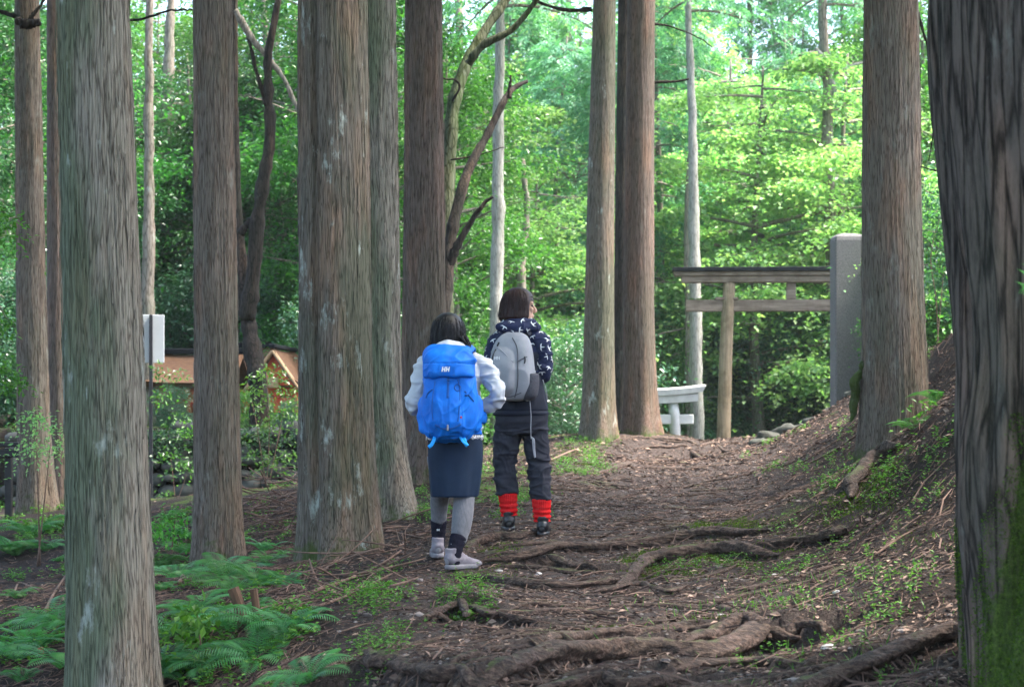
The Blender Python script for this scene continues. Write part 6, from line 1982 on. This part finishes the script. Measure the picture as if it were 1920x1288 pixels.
    displace(lm, lambda V, Nn: creases(V, 75, 7, .010, .14, (1, 1, 1)) * (V[:, 1] < cy + .05))
    # white double-H mark on the lid
    hx, hzz = (838 - 850) * s, (1077 - 694) * s
    polys = []
    def q2(x0, x1, z0_, z1_, sh=.18):
        return [(x0 + sh * (z0_ - hzz), -.30, z0_), (x1 + sh * (z0_ - hzz), -.30, z0_), (x1 + sh * (z1_ - hzz), -.30, z1_), (x0 + sh * (z1_ - hzz), -.30, z1_)]
    for ox in (-.012, .012):
        polys += [q2(hx + ox - .011, hx + ox - .0045, hzz - .015, hzz + .015), q2(hx + ox + .0035, hx + ox + .010, hzz - .015, hzz + .015), q2(hx + ox - .0045, hx + ox + .0035, hzz - .004, hzz + .003)]
    tb = bvh_of(lm)
    pr = []
    for pl in polys:
        pr.append([tuple(tb.ray_cast(Vector(p), Vector((0, 1, 0)))[0] or Vector(p)) for p in pl])
    bm = bmesh.new(); bm.from_mesh(lm)
    for pl in pr:
        f = bm.faces.new([bm.verts.new(Vector(p) + Vector((0, -.003, 0))) for p in pl]); f.material_index = 1
    bm.to_mesh(lm); bm.free()
    mobj("pack_lid", lm, [M['blue_pack'], M['white_print']], pk)
    fy = cy - .152
    tb2 = bvh_of(pm)
    def onp(x, z, off=.004):
        r = tb2.ray_cast(Vector((x, -.6, z)), Vector((0, 1, 0)))
        return (x, (r[0].y if r[0] is not None else fy) - off, z)
    sp = [("strap", 'blue_dark', [onp(cx - .006, 1.185), onp(cx - .008, 1.13), onp(cx - .009, 1.06)], .014, .004),
          ("strap", 'blue_dark', [onp(cx + .050, 1.17), onp(cx + .062, 1.10), onp(cx + .060, 1.0), onp(cx + .052, .92)], .006, .004),
          ("strap", 'blue_dark', [onp(cx - .085, 1.16), onp(cx - .10, 1.05), onp(cx - .10, .95), onp(cx - .075, .87)], .005, .004),
          ("strap", 'blue_dark', [onp(cx - .085, .90), onp(cx - .01, .878), onp(cx + .07, .905)], .016, .004),
          ("strap", 'blue_light', [(cx - .085, cy - .06, .835), (cx - .092, cy - .088, .815), (cx - .105, cy - .092, .785), (cx - .125, cy - .090, .768)], .022, .005),
          ("strap", 'blue_light', [(cx + .078, cy - .06, .835), (cx + .088, cy - .09, .812), (cx + .098, cy - .092, .785), (cx + .108, cy - .088, .775)], .022, .005),
          ("strap", 'blue_light', [(cx + .062, cy - .075, .83), (cx + .080, cy - .10, .80), (cx + .108, cy - .098, .778)], .014, .005),
          ("strap", 'blue_dark', [onp(cx - .14, 1.06), onp(cx - .125, 1.09), onp(cx - .10, 1.11)], .010, .004),
          ("strap", 'blue_dark', [onp(cx + .09, 1.10), onp(cx + .12, 1.07), onp(cx + .145, 1.04)], .010, .004),
          ("cord", 'blue_dark', [onp(cx + .045, 1.145), onp(cx + .03, 1.12), onp(cx + .05, 1.10), onp(cx + .066, 1.125), onp(cx + .045, 1.145)], .006, .005),
          ("shoulder_strap", 'blue_pack', [(.075, -.01, 1.33), (.098, .07, 1.365), (.108, .16, 1.375), (.105, .25, 1.33), (.12, .29, 1.20)], .060, .016),
          ("shoulder_strap", 'blue_pack', [(-.11, -.01, 1.33), (-.125, .07, 1.355), (-.125, .16, 1.36), (-.12, .25, 1.33), (-.13, .29, 1.20)], .055, .016),
          ("hip_belt", 'blue_pack', [(cx - .13, .03, .95), (-.185, .12, .945), (-.175, .20, .94), (-.09, .29, .935), (0, .31, .93), (.09, .29, .935), (.178, .20, .94), (.185, .12, .945), (cx + .14, .03, .95)], .075, .022)]
    straps(pk, sp)
    V, Q, _ = box(*onp(cx - .009, .884, .008), .010, .008, .036, .002); MB().add(V, Q).obj("buckle", M['strap_grey'], pk, False)
    V, Q, _ = box(*onp(cx + .070, .945, .006), .009, .005, .014, .001); MB().add(V, Q).obj("tag", M['red_tag'], pk, False)
    for (x, z) in ((cx - .006, 1.165), (cx + .10, 1.075)):
        V, Q, _ = box(*onp(x, z, .006), .018, .008, .014, .003); MB().add(V, Q).obj("buckle", M['blue_dark'], pk, False)

def bird(c, n, size, rot, flip=1):
    """swallow outline as a few facets around c on a surface with normal n"""
    u, v = sphere_frame(n)
    ca, sa = math.cos(rot), math.sin(rot)
    u, v = u * ca + v * sa, -u * sa + v * ca
    shp = [[(-.10, .0), (.10, .0), (.06, .32), (-.06, .32)], [(-.10, 0), (-.04, -.5), (.0, -.18), (.04, -.5), (.10, 0)],
           [(-.05, .10), (-.05, .28), (-.40, .30), (-.72, -.02), (-.40, .12)], [(.05, .10), (.40, .12), (.72, -.02), (.40, .30), (.05, .28)]]
    return [[c + (u * x * flip + v * y) * size for x, y in pl] for pl in shp]

def hiker_two():
    Y0 = 12.6; s = Y0 / F
    X0 = (975 - 960) * s
    z0 = CAMZ + (HOR - 1002) * s
    root = empty("person", (X0, Y0, z0), "taller hiker with bobbed brown hair, swallow print hoodie, dark trousers and red leg warmers", "person")
    g1 = hz1(X0 - .07, Y0 + .1) - z0; g2 = hz1(X0 + .14, Y0 + .05) - z0
    z1, z2 = g1 + .004, g2 + .004
    hc = (.002, .10, 1.505); yaw = R(84)
    b = head_parts(hc, yaw, 1.0)
    b.append(limb_t([(.0, .09, 1.33), (.0, .092, 1.40), (.0, .096, 1.45)], [.054, .048, .046], 10, 18))
    b.append(ringloft([(.78, .02, .07, .14, .11), (.86, .01, .07, .155, .115), (.98, 0, .075, .13, .10), (1.14, -.005, .08, .145, .105), (1.26, -.01, .085, .155, .105), (1.335, -.01, .085, .12, .075), (1.375, -.005, .085, .06, .05)], 36, 40))
    b.append(limb_t([(-.075, .07, .84), (-.090, .08, .62), (-.100, .09, .45), (-.085, .075, .27), (-.072, .07, .12 + z1), (-.07, .07, .05 + z1)], [.088, .072, .054, .050, .034, .034], 36, 20))
    b.append(limb_t([(.085, .07, .84), (.105, .07, .62), (.128, .06, .45), (.140, .03, .27), (.145, .02, .12 + z2), (.145, .02, .05 + z2)], [.088, .072, .054, .050, .034, .034], 36, 20))
    for (ax, ay, az) in ((-.07, .06, z1), (.145, .01, z2)):
        b.append(limb_t([(ax, ay - .01, az + .055), (ax, ay + .07, az + .045), (ax, ay + .14, az + .035)], [.030, .032, .022], 10, 14))
    shR, elR, wrR = (.125, .045, 1.30), (.150, .06, 1.075), (.085, .27, 1.13)
    shL, elL, wrL = (-.150, .12, 1.30), (-.185, .13, 1.07), (-.10, .32, 1.13)
    for a, e, w in ((shR, elR, wrR), (shL, elL, wrL)):
        b.append(limb_t([a, e, w], [.046, .038, .026], 22, 16))
    b += hand_parts(wrR, (-.3, .4, .8), 1, (-.9, -.1, .1), 1.3, .92)
    b += hand_parts(wrL, (.3, .3, .85), -1, (.9, -.1, .1), 1.3, .92)
    mobj("body", remesh(b, .0045, 3), M['skin'], root)
    eyes(root, hc, yaw, 1.0)
    hair_mesh(np.array(hc) + [-.002, 0, .002], yaw, 1.07, 'bob').obj("hair", M['hair_brown'], root)
    # hoodie (sleeves, shoulders, bunched hood) with printed swallows
    j = [ringloft([(1.02, .0, .078, .148, .112), (1.12, -.002, .08, .155, .115), (1.24, -.005, .085, .170, .112), (1.31, -.008, .085, .150, .092), (1.36, -.006, .085, .09, .07), (1.385, -.004, .085, .065, .06)], 44, 40),
         limb_t([(.07, .06, 1.31), (.135, .045, 1.265), (.158, .045, 1.16), elR, (.130, .14, 1.07), wrR], [.064, .068, .062, .060, .052, .040], 34, 22),
         limb_t([(-.08, .11, 1.31), (-.155, .12, 1.265), elL, (-.155, .22, 1.08), wrL], [.064, .066, .058, .052, .040], 34, 22)]
    t = np.linspace(0, 2 * math.pi, 26)
    j.append(tube(np.stack([-.008 + .092 * np.cos(t), .085 + .085 * np.sin(t), 1.385 - .008 * np.sin(t)], 1), np.stack([.034 + 0 * t, .032 + 0 * t], 1), 14, cap=False))
    j.append(ball((-.035, -.004, 1.362), (.125, .058, .044)))
    j.append(ball((.055, .02, 1.365), (.085, .055, .038)))
    jm = remesh(j, .0055, 4)
    displace(jm, lambda V, Nn: folds(V, 131, (10, 10, 18), .006) + creases(V, 135, 7, .009))
    V, Nn = mverts(jm), mnorms(jm)
    R_ = np.random.default_rng(3)
    cand = R_.permutation(len(V)); chosen = []
    for c in cand:
        p = V[c]
        if p[2] < 1.035 or Nn[c][1] > .65: continue
        if all(np.linalg.norm(p - q) > .052 for q, _ in chosen): chosen.append((p, Nn[c]))
        if len(chosen) > 150: break
    polys = []
    for p, n in chosen: polys += bird(p + n * .004, n, .036 + .006 * R_.random(), R_.uniform(-1.2, .6) + (2.2 if R_.random() < .3 else 0))
    decal(jm, polys, 1)
    mobj("hoodie", jm, [M['navy_fabric'], M['white_print']], root)
    v = [ringloft([(.785, .005, .07, .182, .135), (.80, .005, .07, .184, .137), (.88, .005, .07, .172, .13), (.98, 0, .075, .158, .12), (1.10, .0, .08, .160, .121), (1.20, .02, .085, .155, .118)], 48, 44)]
    vm = remesh(v, .0055, 3)
    displace(vm, lambda V, Nn: folds(V, 151, (14, 14, 8), .006) - .006 * np.exp(-((V[:, 2] - .815) / .005) ** 2))
    mobj("vest", vm, M['dark_vest'], root)
    straps(root, [("zip", 'strap_grey', [(.150, -.030, 1.02), (.172, -.028, .95), (.180, -.020, .88)], .006, .004)])
    # trousers
    tr = [ringloft([(.66, .01, .07, .150, .112), (.74, .012, .07, .172, .128), (.80, .012, .07, .176, .128), (.86, .01, .07, .160, .12)], 44, 26),
          limb_t([(-.070, .07, .76), (-.085, .075, .62), (-.100, .085, .47), (-.098, .08, .36), (-.088, .075, .265)], [.094, .084, .072, .069, .070], 34, 26),
          limb_t([(.090, .07, .76), (.105, .065, .62), (.125, .055, .47), (.134, .04, .35), (.142, .03, .225)], [.094, .084, .072, .069, .070], 34, 26)]
    tm = remesh(tr, .0055, 4)
    displace(tm, lambda V, Nn: folds(V, 171, (7, 7, 18), .012) * sstep(.80 - V[:, 2], 0, .2) + .0012 * np.sin(V[:, 2] * 75 + 9 * vnoise(V * 7, 3)))
    displace(tm, lambda V, Nn: creases(V, 175, 6, .011, .16, (1, 1, 2.2)) * sstep(.82 - V[:, 2], 0, .15))
    mobj("trousers", tm, M['charcoal'], root)
    for (x, y, za, zb_) in ((-.082, .072, .275, .10 + z1), (.142, .027, .235, .095 + z2)):
        n = 44
        tz = np.linspace(0, 1, n)
        x1 = -.071 if x < 0 else .146
        pts = np.stack([x + (x1 - x) * tz, y + (-.004) * tz, za + (zb_ - za) * tz], 1)
        V, Q, T = tube(pts, np.interp(tz, [0, .12, .5, .9, 1], [.060, .063, .057, .054, .050]), 100,
                       disp=lambda i, t, p: 1 + .025 * np.cos(30 * t) + .085 * np.sin(i * .55 + 1.2 * np.sin(t + 1) + .02 * i * i * .1) * np.clip((i - 10) / 14, .15, 1))
        MB().add(V, Q, T).obj("leg_warmer", M['red_knit'], root)
    shoe(root, (-.071, .018, z1), (-.05, 1), .25, M['boot_black'], M['boot_black'], .135, "boot")
    shoe(root, (.146, -.030, z2), (.12, 1), .25, M['boot_black'], M['boot_black'], .135, "boot")

    # grey daypack ---------------------------------------------------------------
    pk = empty("backpack", (X0, Y0, z0), "pale grey daypack with dark mesh side pocket worn by the taller hiker", "backpack")
    yr = R(-20)
    ctr = np.array([-.050, -.105, 0])
    def tl(V): return xf(V, yr, ctr)
    parts = [ringloft([(.880, 0, 0, .06, .05), (.895, 0, 0, .105, .075), (.95, 0, -.004, .138, .092), (1.05, 0, -.006, .146, .098), (1.16, 0, -.002, .140, .092), (1.25, 0, .010, .118, .078), (1.30, 0, .022, .085, .058), (1.325, 0, .035, .045, .035)], 44, 46, 2.6),
             ringloft([(.92, -.035, -.07, .06, .03), (.97, -.035, -.088, .088, .045), (1.08, -.035, -.090, .092, .045), (1.18, -.03, -.075, .072, .035), (1.22, -.03, -.065, .03, .02)], 30, 26, 2.4)]
    pm = remesh([(tl(a), b_, c_) for a, b_, c_ in parts], .0055, 4)
    displace(pm, lambda V, Nn: folds(V, 191, (9, 9, 8), .009))
    mobj("pack_body", pm, M['grey_pack'], pk)
    V, Q, T = ringloft([(.885, .105, .010, .030, .045), (.92, .118, .008, .045, .066), (1.0, .128, .006, .046, .066), (1.055, .132, .004, .040, .060)], 30, 22, 2.4)
    mm = remesh([(tl(V), Q, T)], .006, 2); displace(mm, lambda V, Nn: folds(V, 77, (14, 14, 6), .004)); mobj("side_pocket", mm, M['grey_pack2'], pk)
    tb = bvh_of(pm)
    cr, sr = math.cos(yr), math.sin(yr)
    dirv = Vector((-math.sin(yr), math.cos(yr), 0))
    def onp(x, z, off=.004):
        o = Vector((ctr[0] + x * cr, ctr[1] + x * sr, z)) - dirv * .5
        r = tb.ray_cast(o, dirv)
        p = r[0] if r[0] is not None else o + dirv * .4
        return tuple(p - dirv * off)
    straps(pk, [("zip", 'zip_black', [onp(-.085, 1.215), onp(-.095, 1.16), onp(-.098, 1.10)], .010, .005),
                ("zip", 'zip_black', [onp(-.072, 1.26), onp(-.080, 1.235)], .012, .006),
                ("seam", 'grey_pack2', [onp(.02, 1.29), onp(.062, 1.22), onp(.075, 1.10), onp(.070, .98), onp(.045, .90)], .006, .004),
                ("seam", 'grey_pack2', [onp(.068, 1.13), onp(.10, 1.15), onp(.125, 1.165)], .005, .004),
                ("zip", 'zip_black', [onp(.112, 1.165), onp(.116, 1.14), onp(.113, 1.12)], .009, .005),
                ("seam", 'grey_pack', [onp(-.10, 1.24), onp(-.03, 1.20), onp(.045, 1.13)], .006, .005),
                ("seam", 'grey_pack2', [onp(-.10, .945), onp(0, .905), onp(.09, .93)], .005, .004),
                ("drawcord", 'strap_grey', [(.060, -.105, .90), (.066, -.100, .86), (.072, -.085, .78), (.070, -.083, .70), (.072, -.082, .63)], .006, .004),
                ("drawcord", 'strap_grey', [(.072, -.083, .64), (.090, -.084, .625), (.094, -.080, .56), (.098, -.080, .51), (.088, -.080, .57), (.084, -.084, .63)], .012, .004),
                ("drawcord", 'strap_grey', [(.030, -.130, .89), (.050, -.120, .885), (.066, -.105, .90), (.095, -.05, .96), (.11, .0, 1.0)], .016, .004),
                ("shoulder_strap", 'grey_pack2', [(.045, -.02, 1.32), (.085, .03, 1.375), (.10, .10, 1.37), (.105, .18, 1.28), (.10, .19, 1.10), (.13, .08, .97)], .050, .014),
                ("shoulder_strap", 'grey_pack2', [(-.085, .0, 1.32), (-.09, .06, 1.375), (-.095, .13, 1.37), (-.10, .20, 1.28), (-.11, .20, 1.10), (-.15, .10, .97)], .050, .014)])
    # faint white letter mark on the pocket front
    for dx in (-.022, .0, .030):
        for (bx, bz, w, h) in ((-.006, 0, .004, .022), (.006, 0, .004, .022), (0, 0, .010, .004)):
            V, Q, _ = box(0, 0, 0, w, .003, h)
            p = onp(-.05 + dx + bx, 1.155 + bz, .003)
            MB().add(xf(V, yr, p), Q).obj("mark", M['white_print'], pk, False) if dx != .030 else None
    bt = empty("water_bottle", (X0 + .085, Y0 - .075, z0 + 1.0), "small clear bottle with a white cap in the daypack's side pocket", "bottle")
    V, Q, T = ringloft([(-.08, 0, 0, .026, .026), (.03, 0, 0, .026, .026), (.05, 0, 0, .014, .014)], 20, 16, 2.0); MB().add(V, Q, T).obj("bottle_body", M['strap_grey'], bt)
    V, Q, T = ringloft([(.052, 0, 0, .016, .016), (.078, 0, 0, .016, .016)], 20, 4, 2.0); MB().add(V, Q, T).obj("cap", M['white_print'], bt)
hiker_one()
hiker_two()
